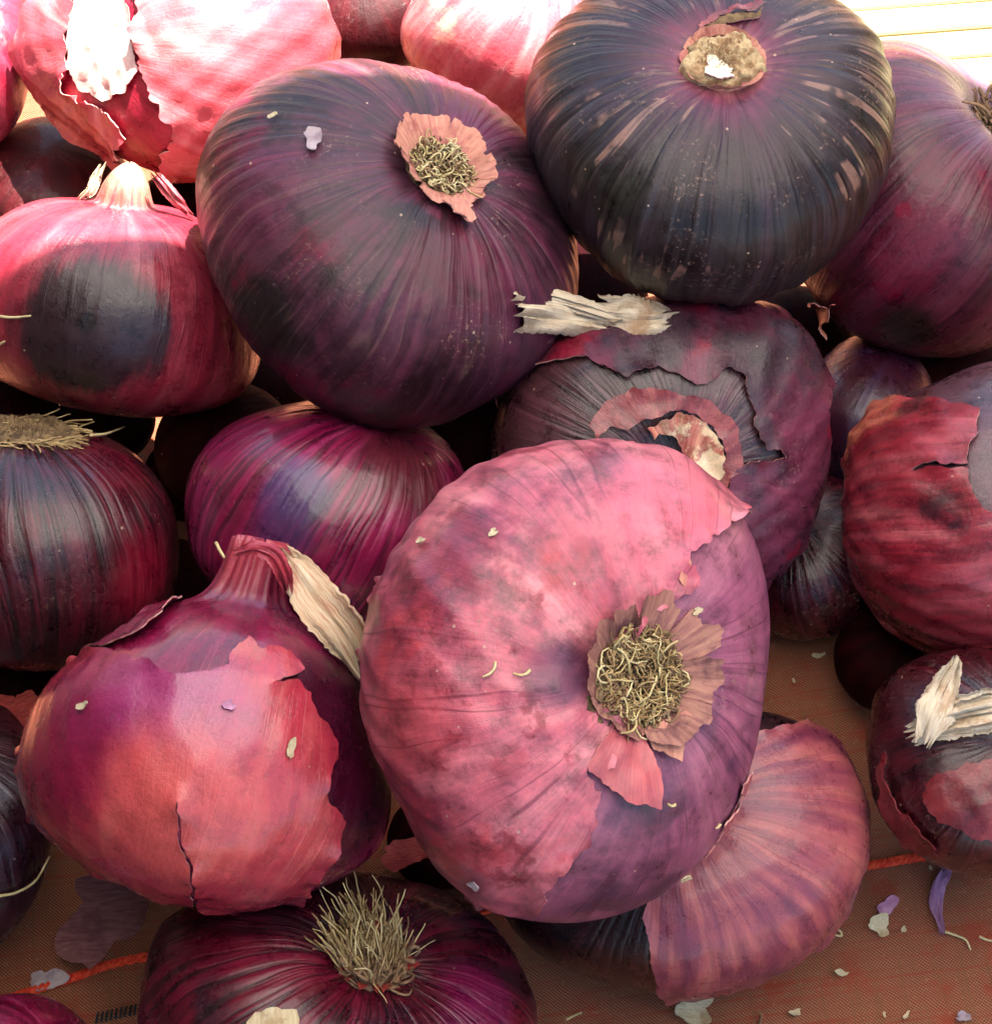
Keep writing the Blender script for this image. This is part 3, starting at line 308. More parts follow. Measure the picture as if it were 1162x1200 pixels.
def onion_mat(name, seed, bands, band_scale=4.0, blot=None, veins=None, pole=None, scratch=None, dust=0.5,
              grime=0.35, spots=(), rough=0.26, bump=0.3, fibre=0.3, sss=0.0, zstretch=0.30, spec=0.5, ridge=0.0, gloss=0.3):
    """Onion skin in the onion's own frame: streaks run along the meridians, blotches and spots across them."""
    T = NT(name)
    tc = T.n('ShaderNodeTexCoord'); P = T.vm('SCALE', tc.outputs['Object'], 22.0)
    rs = random.Random(seed); off = (rs.uniform(-9, 9), rs.uniform(-9, 9), rs.uniform(-9, 9))
    Pn = T.vm('ADD', P, off)
    warp = T.n('ShaderNodeTexNoise'); T.put(warp.inputs['Vector'], Pn); warp.inputs['Scale'].default_value = 1.3; warp.inputs['Detail'].default_value = 2
    W = T.vm('ADD', P, T.vm('SCALE', T.vm('SUBTRACT', warp.outputs['Color'], (0.5, 0.5, 0.5)), 0.16))
    s = T.n('ShaderNodeSeparateXYZ'); T.put(s.inputs[0], W)
    rho = T.math('ADD', T.math('SQRT', T.math('ADD', T.math('MULTIPLY', s.outputs[0], s.outputs[0]), T.math('MULTIPLY', s.outputs[1], s.outputs[1]))), 0.02)
    cx, cy = T.math('DIVIDE', s.outputs[0], rho), T.math('DIVIDE', s.outputs[1], rho)
    S = T.vm('ADD', T.comb(cx, cy, T.math('MULTIPLY', s.outputs[2], zstretch)), off)
    S2 = T.vm('ADD', T.comb(cx, cy, T.math('MULTIPLY', s.outputs[2], 0.07)), off)
    col = T.ramp(T.noise(S, band_scale, 3, 0.55), bands)
    if blot:
        for c, lo, hi, scl in blot:
            col = T.mix(T.rng(T.noise(T.vm('ADD', Pn, (scl, 0, 0)), scl, 5, 0.62), lo, hi), col, c)
    fib = T.noise(S2, 44.0, 3, 0.6)
    col = T.mix(fibre * 0.45, col, T.ramp(fib, [(0.30, (0.30, 0.24, 0.26)), (0.5, (1, 1, 1)), (0.70, (1.7, 1.55, 1.55))]), 'MULTIPLY')
    vein_f = None
    if veins:
        vc, vs, amt, wid = veins
        v = T.math('ABSOLUTE', T.math('SUBTRACT', T.noise(S2, vs * 0.8, 1.0, 0.4), 0.5))
        vein_f = T.math('MULTIPLY', T.rng(v, 0.0, wid, 1.0, 0.0), T.rng(T.noise(Pn, 1.6, 2), 0.38, 0.60))
        col = T.mix(T.math('MULTIPLY', vein_f, amt), col, vc)
    if ridge:                                   # furrows between the fleshy ribs: darker along their bottoms, and real relief
        rg = T.math('ABSOLUTE', T.math('SUBTRACT', T.noise(S2, 8.5, 2.0, 0.5), 0.5))
        col = T.mix(T.math('MULTIPLY', T.rng(rg, 0.0, 0.07, 1.0, 0.0), min(0.8, ridge * 0.8)), col, srgb(38, 26, 28))
        rg = T.rng(rg, 0.0, 0.14)
    nrm = T.vm('NORMALIZE', P)
    for pc, a0, a1, amt in (pole or ()):          # angle from the facing pole, in degrees
        sz = T.n('ShaderNodeSeparateXYZ'); T.put(sz.inputs[0], nrm)
        ang = T.math('ADD', T.math('MULTIPLY', T.math('ARCCOSINE', sz.outputs[2]), 57.3), T.math('MULTIPLY', T.math('SUBTRACT', T.noise(S2, 7.0, 3), 0.5), 0.9 * abs(a1 - a0)))
        col = T.mix(T.math('MULTIPLY', T.rng(ang, a0, a1, 1.0, 0.0), amt), col, pc)
    for key, i, rad, soft, c, amt in spots:
        dot = T.vm('DOT_PRODUCT', nrm, tuple(PTS[key][i]))
        ang = T.math('MULTIPLY', T.math('ARCCOSINE', T.math('MINIMUM', dot, 0.99999)), 57.3)
        ang = T.math('ADD', ang, T.math('MULTIPLY', T.math('SUBTRACT', T.noise(Pn, 45.0 / rad, 4, 0.65), 0.5), rad * 0.85))
        ang = T.math('ADD', ang, T.math('MULTIPLY', T.math('SUBTRACT', T.noise(S2, 14, 3, 0.65), 0.5), rad * 0.45))
        col = T.mix(T.math('MULTIPLY', T.rng(ang, rad - soft * 0.42, rad + soft * 0.42, 1.0, 0.0), amt), col, c)
    if scratch:
        scl_, sc_, thr, amt, reg = scratch
        scr = T.math('MULTIPLY', T.rng(T.noise(T.vm('ADD', T.comb(cx, cy, T.math('MULTIPLY', s.outputs[2], 0.16)), off), sc_, 2, 0.5), thr, thr + 0.04), T.rng(T.noise(Pn, reg, 4, 0.7), 0.50, 0.56))
        col = T.mix(T.math('MULTIPLY', scr, amt), col, scl_)
    gr = T.noise(Pn, 7.0, 7, 0.72)
    col = T.mix(grime, col, T.ramp(gr, [(0.34, (0.28, 0.24, 0.24)), (0.50, (1, 1, 1)), (0.70, (1.45, 1.35, 1.25))]), 'MULTIPLY')
    fine = T.noise(Pn, 42.0, 4, 0.75)
    dry = T.math('MULTIPLY', T.rng(fine, 0.56, 0.66), T.rng(T.noise(T.vm('ADD', Pn, (3, 7, 1)), 2.1, 4, 0.65), 0.48, 0.66))
    col = T.mix(T.math('MULTIPLY', dry, min(1.0, 0.5 * dust)), col, srgb(172, 146, 130))
    vo = T.n('ShaderNodeTexVoronoi'); T.put(vo.inputs['Vector'], Pn); vo.inputs['Scale'].default_value = 13.0
    sv = T.n('ShaderNodeSeparateColor'); T.put(sv.inputs[0], vo.outputs['Color'])
    dot_f = T.math('MULTIPLY', T.math('LESS_THAN', vo.outputs['Distance'], T.math('MULTIPLY', sv.outputs[1], 0.10)), T.math('GREATER_THAN', sv.outputs[0], 1.0 - 0.28 * dust))
    col = T.mix(T.math('MULTIPLY', dot_f, 0.8), col, srgb(206, 182, 160))
    h = T.math('ADD', T.math('MULTIPLY', fib, 0.34), T.math('MULTIPLY', gr, 1.25))
    h = T.math('ADD', h, T.math('MULTIPLY', fine, 0.24))
    if vein_f is not None: h = T.math('ADD', h, T.math('MULTIPLY', vein_f, 0.25))
    if ridge: h = T.math('ADD', h, T.math('MULTIPLY', rg, ridge * 0.9))
    h = T.math('ADD', h, T.math('MULTIPLY', dot_f, 0.4))
    r = T.math('ADD', T.rng(gr, 0.3, 0.7, rough - 0.08, rough + 0.16), T.math('MULTIPLY', dry, 0.2), clamp=True)
    g_ = T.n('ShaderNodeGamma'); T.put(g_.inputs[0], col); g_.inputs[1].default_value = 1.33
    T.bsdf(g_.outputs[0], r, h, bump, 0.0014, spec=spec, sss=sss, coat=gloss)
    return T.m

def fibre_mat(name, c0, c1, c2, scale=90.0, axis_scale=(1, 1, 0.1), rough=0.7, sss=0.0, bump=0.4):
    T = NT(name); tc = T.n('ShaderNodeTexCoord'); P = tc.outputs['Object']
    u = tc.outputs['UV']
    f = T.noise(T.vm('MULTIPLY', u, (26.0, 2.2, 1)), 1.0, 5, 0.6)
    g = T.noise(P, scale, 5, 0.65)
    col = T.ramp(f, [(0.28, c0), (0.5, c1), (0.72, c2)])
    col = T.mix(T.rng(g, 0.50, 0.68), col, c0)
    T.bsdf(col, rough, T.math('ADD', f, T.math('MULTIPLY', g, 0.4)), bump, 0.0008, spec=0.3, sss=sss)
    return T.m

def plain_mat(name, c0, c1, scale=300.0, rough=0.7, bump=0.4, sss=0.0, spec=0.3):
    T = NT(name); tc = T.n('ShaderNodeTexCoord'); P = tc.outputs['Object']
    f = T.noise(P, scale, 6, 0.65)
    col = T.mix(T.rng(f, 0.36, 0.64), c0, c1)
    T.bsdf(col, rough, f, bump, 0.0006, spec=spec, sss=sss)
    return T.m

# ---------------- mesh helpers ----------------
def link(name, verts, faces, mat, parent=None, uvs=None, sharp=None, smooth=True):
    me = bpy.data.meshes.new(name); me.from_pydata([tuple(v) for v in verts], [], [tuple(f) for f in faces]); me.update()
    if smooth: me.shade_smooth()
    if sharp: me.set_sharp_from_angle(angle=math.radians(sharp))
    if uvs is not None:
        l = me.uv_layers.new(name='UVMap'); idx = np.zeros(len(me.loops), int); me.loops.foreach_get('vertex_index', idx)
        l.data.foreach_set('uv', np.asarray(uvs, float)[idx].ravel())
    me.materials.append(mat)
    o = bpy.data.objects.new(name, me); COL.objects.link(o)
    if parent: o.parent = parent
    return o

def tag(o, label, cat, group=None, kind=None):
    if label: o['label'] = label
    if cat: o['category'] = cat
    if group: o['group'] = group
    if kind: o['kind'] = kind
    return o

class Onion: pass
def onion(key, label, mat):
    D = ONIONS[key]; q = Onion(); q.key = key; q.o = D['o']; q.a = q.o['a']
    R = Matrix(D['R']).to_4x4(); q.M = Matrix.Translation(D['cen']) @ R
    e = bpy.data.objects.new('red_onion', None); COL.objects.link(e); e.matrix_world = q.M
    e.empty_display_size = 0.02
    tag(e, label, 'onion', 'red onions heaped on the cloth'); q.e = e
    nu, nv = D['res']
    u = np.linspace(0, 1, nv); th = math.pi * (0.5 * u + 0.5 * (0.5 - 0.5 * np.cos(math.pi * u)))
    az = np.linspace(0, 2 * math.pi, nu, endpoint=False)
    T, Z = np.meshgrid(th[1:-1], az, indexing='ij')
    d = np.stack([np.sin(T) * np.cos(Z), np.sin(T) * np.sin(Z), np.cos(T)], -1).reshape(-1, 3)
    d = np.vstack([d, [[0, 0, 1.0], [0, 0, -1.0]]]); P = surf(q.o, d)
    rows = nv - 2; i, j = np.meshgrid(np.arange(rows - 1), np.arange(nu), indexing='ij'); j2 = (j + 1) % nu
    F = np.stack([i * nu + j, (i + 1) * nu + j, (i + 1) * nu + j2, i * nu + j2], -1).reshape(-1, 4).tolist()
    n0 = rows * nu
    F += [(n0, k, (k + 1) % nu) for k in range(nu)] + [(n0 + 1, (rows - 1) * nu + (k + 1) % nu, (rows - 1) * nu + k) for k in range(nu)]
    q.body = link('body', P, F, mat, e)
    return q

def tri_sheet(name, S, N, off, lift, tris, thick, mat, parent, uvs=None, sharp=50, rim=None):
    """a thin sheet with real thickness: outer face, inner face and the torn rim between them"""
    n = len(S); top = S + N * (off + lift)[:, None]; bot = S + N * (off + lift - thick)[:, None]
    cnt = {}
    for t in tris:
        for a, b in ((t[0], t[1]), (t[1], t[2]), (t[2], t[0])):
            k = (min(a, b), max(a, b)); cnt.setdefault(k, []).append((a, b))
    faces = [tuple(t) for t in tris] + [(t[2] + n, t[1] + n, t[0] + n) for t in tris]
    for k, l in cnt.items():
        if len(l) == 1:
            a, b = l[0]; faces.append((b, a, a + n, b + n))
    if uvs is not None: uvs = np.vstack([uvs, uvs])
    ob = link(name, np.vstack([top, bot]), faces, mat, parent, uvs, sharp)
    if rim is not None:
        ob.data.materials.append(rim); k = 2 * len(tris); mi = np.zeros(len(faces), np.int32); mi[k:] = 1
        ob.data.polygons.foreach_set('material_index', mi)
    return ob

def skin(q, key, mat, name='outer_skin', off=0.0006, lift=0.0012, jag=0.0010, res=0.0019, thick=0.00035, seed=1, liftw=0.005, wrink=0.00025, flare=None, rim=True):
    """a torn piece of skin lying on the onion; its outline is a loop of directions on the bulb"""
    o = q.o; a = q.a; D = unit(PTS[key]); m = unit(D.mean(0)); rs = np.random.RandomState(seed)
    e1 = unit(np.cross(m, [0.3, 0.9, 0.1])); e2 = np.cross(m, e1)
    ang = np.arccos(np.clip(D @ m, -1, 1)); x, y = D @ e1, D @ e2; rr = np.hypot(x, y) + 1e-9
    poly = np.stack([x / rr * ang * a, y / rr * ang * a], 1)
    pts = []
    for i in range(len(poly)):
        p, r = poly[i], poly[(i + 1) % len(poly)]; L = np.linalg.norm(r - p); k = max(1, int(L / 0.0009))
        nrm = np.array([-(r - p)[1], (r - p)[0]]) / max(L, 1e-9)
        ph = rs.uniform(0, 50)
        for j in range(k):
            t = j / k; env = min(1, 4 * t, 4 * (1 - t)) if k > 2 else 0
            s = L * t
            w = (1.1 * math.sin(s * 520 + ph) + 0.8 * math.sin(s * 1130 + ph * 2) + 0.45 * math.sin(s * 2900 + ph * 3) + rs.normal() * 0.28) * 0.5
            pts.append(p + (r - p) * t + nrm * jag * w * env * min(1, L / 0.004))
    B = np.array(pts); nb = len(B)
    lo, hi = B.min(0), B.max(0)
    gx, gy = np.meshgrid(np.arange(lo[0], hi[0], res), np.arange(lo[1], hi[1], res * 0.87))
    gx = gx + (np.arange(gx.shape[0])[:, None] % 2) * res * 0.5
    G = np.stack([gx.ravel(), gy.ravel()], 1) + rs.uniform(-0.15, 0.15, (gx.size, 2)) * res
    C = np.roll(B, -1, 0)
    def edge_dist(X):
        best = np.full(len(X), 9.0); ab = C - B; l2 = (ab ** 2).sum(1) + 1e-15
        for s0 in range(0, len(X), 3000):
            Y = X[s0:s0 + 3000]
            t = np.clip(((Y[:, None] - B[None]) * ab[None]).sum(2) / l2, 0, 1)
            best[s0:s0 + 3000] = np.sqrt((((B[None] + t[..., None] * ab[None]) - Y[:, None]) ** 2).sum(2)).min(1)
        return best
    cr = np.zeros(len(G), int)
    for p, r in zip(B, C):
        c = (p[1] > G[:, 1]) != (r[1] > G[:, 1])
        xi = p[0] + (G[:, 1] - p[1]) / (r[1] - p[1] + 1e-15) * (r[0] - p[0])
        cr += (c & (G[:, 0] < xi))
    G = G[cr % 2 == 1]
    if len(G): G = G[edge_dist(G) > res * 0.4]
    X = np.vstack([B, G]); scale = 1000.0
    v2, _, f2, *_ = delaunay_2d_cdt([Vector(v * scale) for v in X], [(i, (i + 1) % nb) for i in range(nb)], [], 1, 1e-5)
    X = np.array([[v.x, v.y] for v in v2]) / scale
    rho = np.hypot(X[:, 0], X[:, 1]) + 1e-12; an = rho / a
    d = np.cos(an)[:, None] * m + np.sin(an)[:, None] * (X[:, :1] / rho[:, None] * e1 + X[:, 1:] / rho[:, None] * e2)
    S = surf(o, d); N = surf_normal(o, d); ed = edge_dist(X)
    nz = 0.35 + 0.75 * np.sin(X[:, 0] * 230 + seed) * np.sin(X[:, 1] * 190 + seed * 2) + 0.35 * np.sin(X[:, 0] * 610 + X[:, 1] * 520 + seed)
    lf = lift * np.clip(1 - ed / liftw, 0, 1) ** 2 * np.clip(nz, 0.04, 1.5)
    lf = lf + wrink * (np.sin(d @ np.array([31, 17, 9]) + seed) + np.sin(d @ np.array([-14, 29, 22]) + 2 * seed)) * np.clip(ed / 0.004, 0, 1)
    if flare is not None:              # lifts progressively along a direction given by two outline points
        i0, i1, amt = flare; p0 = poly[i0]; p1 = poly[i1]; t = np.clip(((X - p0) @ (p1 - p0)) / ((p1 - p0) ** 2).sum(), 0, 1.2)
        lf = lf + amt * t ** 1.6
    lf = np.maximum(lf, -off * 0.3)
    tris = []
    for f in f2:
        f = list(f)
        for k in range(1, len(f) - 1): tris.append((f[0], f[k], f[k + 1]))
    if tris:
        t = np.array(tris); nn = np.cross(S[t[:, 1]] - S[t[:, 0]], S[t[:, 2]] - S[t[:, 0]])
        fl = (nn * N[t[:, 0]]).sum(1) < 0
        t[fl] = t[fl][:, ::-1]; tris = t.tolist()
    return tri_sheet(name, S, N, np.full(len(S), off), lf, tris, thick, mat, q.e, X * 40, rim=M.get('rim') if rim else None)

def collar(q, t0, t1, lift, mat, seed=1, name='root_collar', ragged=0.35, thick=0.0002, k=1.6, bias=None, nu=150, nv=8):
    """a papery ragged ring round the facing pole; t0, t1 polar angles in degrees, lift of the outer edge"""
    rs = np.random.RandomState(seed); az = np.linspace(0, 2 * math.pi, nu, endpoint=False)
    edge = 1 + sum(ragged * 0.55 / k_ ** 0.75 * np.sin(k_ * az + rs.uniform(0, 6.28)) * rs.uniform(0.3, 1) for k_ in range(1, 26)) + 0.05 * ragged * rs.normal(size=nu)
    for _ in range(7):                       # splits of different depth
        c, w_, dp = rs.uniform(0, 6.28), rs.uniform(0.02, 0.08), rs.uniform(0.2, 1.0) * ragged * 1.8
        dd = np.abs((az - c + math.pi) % (2 * math.pi) - math.pi); edge = edge - dp * np.clip(1 - dd / w_, 0, 1)
    if bias is not None:                       # broader on the side that points along a world direction
        v = q.M.to_3x3().inverted() @ Vector(bias[0]); edge = edge * (1 + bias[1] * np.cos(az - math.atan2(v.y, v.x)))
    S_, N_, lf, uv = [], [], [], []
    for j in range(nv + 1):
        t = j / nv; th = np.radians(t0 + (t1 - t0) * t * np.maximum(edge, 0.25))
        d = np.stack([np.sin(th) * np.cos(az), np.sin(th) * np.sin(az), np.cos(th)], 1)
        S_.append(surf(q.o, d)); N_.append(surf_normal(q.o, d))
        lf.append(lift * t ** k * (0.7 + 0.45 * np.sin(2 * az + seed) + 0.15 * np.sin(5 * az + 2 * seed) + 0.06 * np.sin(13 * az)))
        uv.append(np.stack([az / 6.28 * 3, np.full(nu, t * 0.5)], 1))
    S_ = np.vstack(S_); N_ = np.vstack(N_); lf = np.concatenate(lf)
    tris = []
    for j in range(nv):
        for i in range(nu):
            a, b = j * nu + i, j * nu + (i + 1) % nu; c, e = a + nu, b + nu
            tris += [(a, c, e), (a, e, b)]
    return tri_sheet(name, S_, N_, np.full(len(S_), 0.0007), np.maximum(lf, 0), tris, thick, mat, q.e, np.vstack(uv), 60)

def tube(V, F, path, r0, r1, sides=6):
    path = np.asarray(path, float); n = len(path); b = len(V)
    tan = unit(np.gradient(path, axis=0)); ref = np.array([0.31, 0.22, 0.93])
    for i in range(n):
        u = unit(np.cross(tan[i], ref)); v = np.cross(tan[i], u); r = r0 + (r1 - r0) * i / (n - 1)
        for k in range(sides):
            t = 6.2832 * k / sides; V.append(path[i] + (u * math.cos(t) + v * math.sin(t)) * r)
    for i in range(n - 1):
        for k in range(sides):
            a = b + i * sides + k; c = b + i * sides + (k + 1) % sides
            F.append((a, c, c + sides, a + sides))
    F.append(tuple(b + k for k in range(sides))[::-1]); F.append(tuple(b + (n - 1) * sides + k for k in range(sides)))

def roots(q, n, rad, length, mat, seed=1, style='mat', lean=None, r=0.00038, name='root_tuft', spread=0.35, high=0.0026, rise=0.5):
    """dry roots: 'mat' = short strands tangled flat over the root plate, 'brush' = strands combed one way (lean = world direction)"""
    rs = np.random.RandomState(seed); V, F = [], []
    if lean is not None: lean = unit(np.array(q.M.to_3x3().inverted() @ Vector(lean)))
    gr_, ga = np.meshgrid(np.linspace(0, 3.0 * rad, 22), np.linspace(0, 6.2832, 25)); th = gr_.ravel() / q.a
    tab = surf(q.o, np.stack([np.sin(th) * np.cos(ga.ravel()), np.sin(th) * np.sin(ga.ravel()), np.cos(th)], 1))
    def base_z(x, y): return tab[((tab[:, 0] - x) ** 2 + (tab[:, 1] - y) ** 2).argmin(), 2]
    k = 10; km = 6; clump = rs.normal(size=(14, 3))
    for i in range(n):
        a = rs.uniform(0, 6.283); rr = rad * math.sqrt(rs.uniform(0, 1)); L = length * rs.uniform(0.3, 1.2)
        x, y = rr * math.cos(a), rr * math.sin(a)
        rad_i = r * rs.uniform(0.7, 1.3)
        if style == 'mat':
            hd = rs.uniform(0, 6.283); cv = rs.normal() * 0.10; lay = rs.uniform(0.0004, high); arc = rs.uniform(-0.4, 1.0) * 0.0016; tip = rs.uniform(-0.0012, 0.0014); path = []
            for s_ in range(km + 1):
                t = s_ / km; path.append(np.array([x, y, base_z(x, y) + max(rad_i, lay + arc * math.sin(math.pi * t) + tip * t * t)]))
                rho = math.hypot(x, y)
                if rho > rad * 0.85:                        # turns back towards the middle
                    want = math.atan2(-y, -x); hd += 0.8 * math.sin(want - hd)
                hd += cv + rs.normal() * 0.34
                x += math.cos(hd) * L / km; y += math.sin(hd) * L / km
        else:
            p = np.array([x, y, base_z(x, y)])
            out = np.array([math.cos(a), math.sin(a), 0]) * rr / rad
            dirv = unit(np.array([0, 0, rise]) + lean * 0.55 + out * spread * 1.2 + clump[rs.randint(len(clump))] * spread * 0.7 + rs.normal(size=3) * spread * 0.16); path = [p]; bend = rs.normal(size=3) * 0.06 + clump[rs.randint(len(clump))] * 0.03
            for s_ in range(k):
                dirv = unit(dirv + bend + lean * 0.13 + rs.normal(size=3) * 0.11); p = p + dirv * L / k
                z = base_z(p[0], p[1]) + rad_i
                if math.hypot(p[0], p[1]) < 1.5 * rad and p[2] < z: p = np.array([p[0], p[1], z])
                path.append(p)
        tube(V, F, path, rad_i, rad_i * 0.6, 5)
    return link(name, V, F, mat, q.e)

def plate(q, rad, h, mat, seed=1, name='root_plate', nu=72, nv=18, rough=0.0006, rim=0.0, dish=0.0):
    """the knobbly corky disc the roots grow from"""
    rs = np.random.RandomState(seed); V = []; F = []
    az = np.linspace(0, 6.2832, nu, endpoint=False); out = 1 + 0.10 * np.sin(2 * az + 1) + 0.06 * np.sin(5 * az + seed) + 0.03 * rs.normal(size=nu)
    for j in range(nv + 1):
        t = max(j / nv, 0.02); rr = rad * t * out; th = rr / q.a
        d = np.stack([np.sin(th) * np.cos(az), np.sin(th) * np.sin(az), np.cos(th)], 1); S = surf(q.o, d)
        z = h * (1 - t ** 6) + rim * math.exp(-((t - 0.88) / 0.09) ** 2) - dish * (1 - t) ** 1.0
        n1 = rough * (np.sin(rr * 4200 * np.cos(az) + 3 * np.sin(rr * 2600 * np.sin(az))) + np.sin(rr * 5200 * np.sin(az) + seed) + 0.8 * rs.normal(size=nu)) * (1 - t ** 8)
        S[:, 2] += z + n1 - (0.0012 if j == nv else 0)
        V.append(S)
    V = np.vstack(V)
    for j in range(nv):
        for i in range(nu):
            a, b = j * nu + i, j * nu + (i + 1) % nu; F.append((a, a + nu, b + nu, b))
    F.append(tuple(range(nu)))
    return link(name, V, F, mat, q.e)

def spline(pts, n):
    P = np.asarray(pts, float); P = np.vstack([2 * P[0] - P[1], P, 2 * P[-1] - P[-2]]); out = []
    m = len(P) - 3
    for s in np.linspace(0, m - 1e-6, n):
        i = int(s); t = s - i; a, b, c, d = P[i:i + 4]
        out.append(0.5 * (2 * b + (c - a) * t + (2 * a - 5 * b + 4 * c - d) * t * t + (3 * b - a - 3 * c + d) * t ** 3))
    return np.array(out)

def ribbon(name, path, widths, face, mat, parent=None, curl=0.3, corr=0.0006, thick=0.0005, seed=1, twist=0.0, n=46, k=17, fray=0.002, origin=None):
    """a strip of dried leaf: fluted across, curled, frayed at both ends; face = the way its broad side looks"""
    rs = np.random.RandomState(seed); C = spline(path, n); tan = unit(np.gradient(C, axis=0)); face = unit(face)
    W = np.interp(np.linspace(0, 1, n), np.linspace(0, 1, len(widths)), widths); t = np.linspace(-1, 1, k)
    flute = corr * (np.sin(t * 9 + rs.uniform(0, 6)) + 0.7 * np.sin(t * 17 + rs.uniform(0, 6))); S, N, uv = [], [], []
    fr0 = rs.uniform(-1, 1, k) * fray; fr1 = rs.uniform(-1, 1, k) * fray; ew = rs.normal(size=(n, 2)) * 0.04
    for i in range(n):
        s = i / (n - 1); side = unit(np.cross(tan[i], face)); up_ = np.cross(side, tan[i])
        an = twist * s; side, up_ = side * math.cos(an) + up_ * math.sin(an), up_ * math.cos(an) - side * math.sin(an)
        edge = np.where(t < 0, 1 + ew[i, 0], 1 + ew[i, 1])
        f = max(0, 1 - s * 6) * fr0 + max(0, 1 - (1 - s) * 6) * fr1
        P = C[i] + side * (W[i] * t * edge)[:, None] + up_ * (-curl * W[i] * t * t + flute * (0.7 + 0.5 * math.sin(5 * s + seed)) + corr * 0.6 * np.sin(t * 5 + s * 9))[:, None] + tan[i] * f[:, None]
        S.append(P); N.append(np.repeat(up_[None], k, 0)); uv.append(np.stack([t * 0.5 + 0.5, np.full(k, s * 2)], 1))
    S = np.vstack(S); N = np.vstack(N); tris = []
    for i in range(n - 1):
        for j in range(k - 1):
            a = i * k + j; tris += [(a, a + k + 1, a + 1), (a, a + k, a + k + 1)]
    t_ = np.array(tris); nn = np.cross(S[t_[:, 1]] - S[t_[:, 0]], S[t_[:, 2]] - S[t_[:, 0]])
    if (nn * N[t_[:, 0]]).sum() < 0: t_ = t_[:, ::-1]
    if origin is not None: S = S - np.asarray(origin)
    o = tri_sheet(name, S, N, np.zeros(len(S)), np.zeros(len(S)), t_.tolist(), thick, mat, parent, np.vstack(uv), 60)
    return o

def strand(name, path, r, mat, label, cat, group=None, n=18):
    V, F = [], []; P = spline(path, n); tube(V, F, P - P[0], r, r * 0.6, 6)
    o = link(name, V, F, mat); o.location = P[0]
    return tag(o, label, cat, group)

def scrap(name, at, size, normal, mat, label, cat, seed=1, stretch=1.5, turn=0.0, bend=0.35, group=None, thick=0.0003):
    """a small loose torn flake, cupped, lying on something"""
    rs = np.random.RandomState(seed); nrm = unit(normal); u = unit(np.cross(nrm, [0.2, 0.9, 0.4])); v = np.cross(nrm, u)
    u, v = u * math.cos(turn) + v * math.sin(turn), v * math.cos(turn) - u * math.sin(turn)
    nu, nv = 40, 6; az = np.linspace(0, 6.2832, nu, endpoint=False)
    rr = 0.9 + 0.30 * np.sin(az + rs.uniform(0, 6)) + 0.22 * np.sin(2 * az + rs.uniform(0, 6)) + 0.16 * np.sin(3 * az + rs.uniform(0, 6)) + 0.06 * np.sin(7 * az + rs.uniform(0, 6)) + 0.03 * rs.normal(size=nu)
    S = [np.zeros(3)]; uv = [(0.5, 0.5)]
    for j in range(1, nv + 1):
        t = j / nv
        for i in range(nu):
            x = math.cos(az[i]) * rr[i] * t * size * stretch; y = math.sin(az[i]) * rr[i] * t * size
            z = bend * (x * x * 0.4 + y * y) / size + 0.05 * size * math.sin(x / size * 4 + seed)
            S.append(u * x + v * y + nrm * z); uv.append((0.5 + y / size / 2, x / size))
    S = np.array(S); tris = [(0, 1 + i, 1 + (i + 1) % nu) for i in range(nu)]
    for j in range(nv - 1):
        for i in range(nu):
            a = 1 + j * nu + i; b = 1 + j * nu + (i + 1) % nu; tris += [(a, a + nu, b + nu), (a, b + nu, b)]
    N = np.repeat(nrm[None], len(S), 0)
    o = tri_sheet(name, S, N, np.full(len(S), thick + 0.0004), np.zeros(len(S)), tris, thick, mat, None, np.array(uv), 60)
    o.location = at
    return tag(o, label, cat, group)

# ---------------- the surface they lie on ----------------
def cloth_mat():
    T = NT('brown_red_weave'); tc = T.n('ShaderNodeTexCoord'); P = tc.outputs['Object']
    wob = T.vm('ADD', P, T.vm('SCALE', T.n('ShaderNodeTexNoise').outputs['Color'], 0.0))
    s = T.n('ShaderNodeSeparateXYZ'); T.put(s.inputs[0], wob)
    jx = T.math('MULTIPLY', T.math('SUBTRACT', T.noise(P, 260.0, 2), 0.5), 0.0005)
    x = T.math('ADD', T.math('ADD', s.outputs[0], T.math('MULTIPLY', s.outputs[1], 0.12)), jx)
    y = T.math('ADD', T.math('SUBTRACT', s.outputs[1], T.math('MULTIPLY', s.outputs[0], 0.16)), jx)
    p = 2 * math.pi / 0.00084
    wx = T.math('SINE', T.math('MULTIPLY', x, p)); wy = T.math('SINE', T.math('MULTIPLY', y, p))
    tw = T.math('SINE', T.math('MULTIPLY', T.math('ADD', x, y), p))
    weave = T.math('ADD', T.math('MULTIPLY', T.math('MULTIPLY', wx, wy), 0.35), T.math('ADD', T.math('MULTIPLY', tw, 0.2), 0.5))
    thr = T.noise(T.comb(T.math('MULTIPLY', x, 30.0), T.math('MULTIPLY', y, 1100.0), 0.0), 1.0, 2)
    thr2 = T.noise(T.comb(T.math('MULTIPLY', x, 1100.0), T.math('MULTIPLY', y, 30.0), 0.0), 1.0, 2)
    col = T.mix(T.rng(weave, 0.2, 0.8), srgb(98, 58, 40), srgb(170, 104, 76))
    col = T.mix(T.math('MULTIPLY', T.rng(thr, 0.5, 0.7), 0.5), col, srgb(146, 48, 30))
    col = T.mix(T.math('MULTIPLY', T.rng(thr2, 0.52, 0.7), 0.4), col, srgb(112, 84, 48))
    col = T.mix(T.math('MULTIPLY', T.rng(T.noise(P, 55.0, 5, 0.65), 0.52, 0.66), 0.45), col, srgb(156, 40, 26))
    col = T.mix(T.math('MULTIPLY', T.rng(T.noise(P, 900.0, 3), 0.62, 0.72), 0.3), col, srgb(170, 134, 98))
    T.bsdf(col, 0.85, weave, 0.5, 0.0003, spec=0.2)
    return T.m

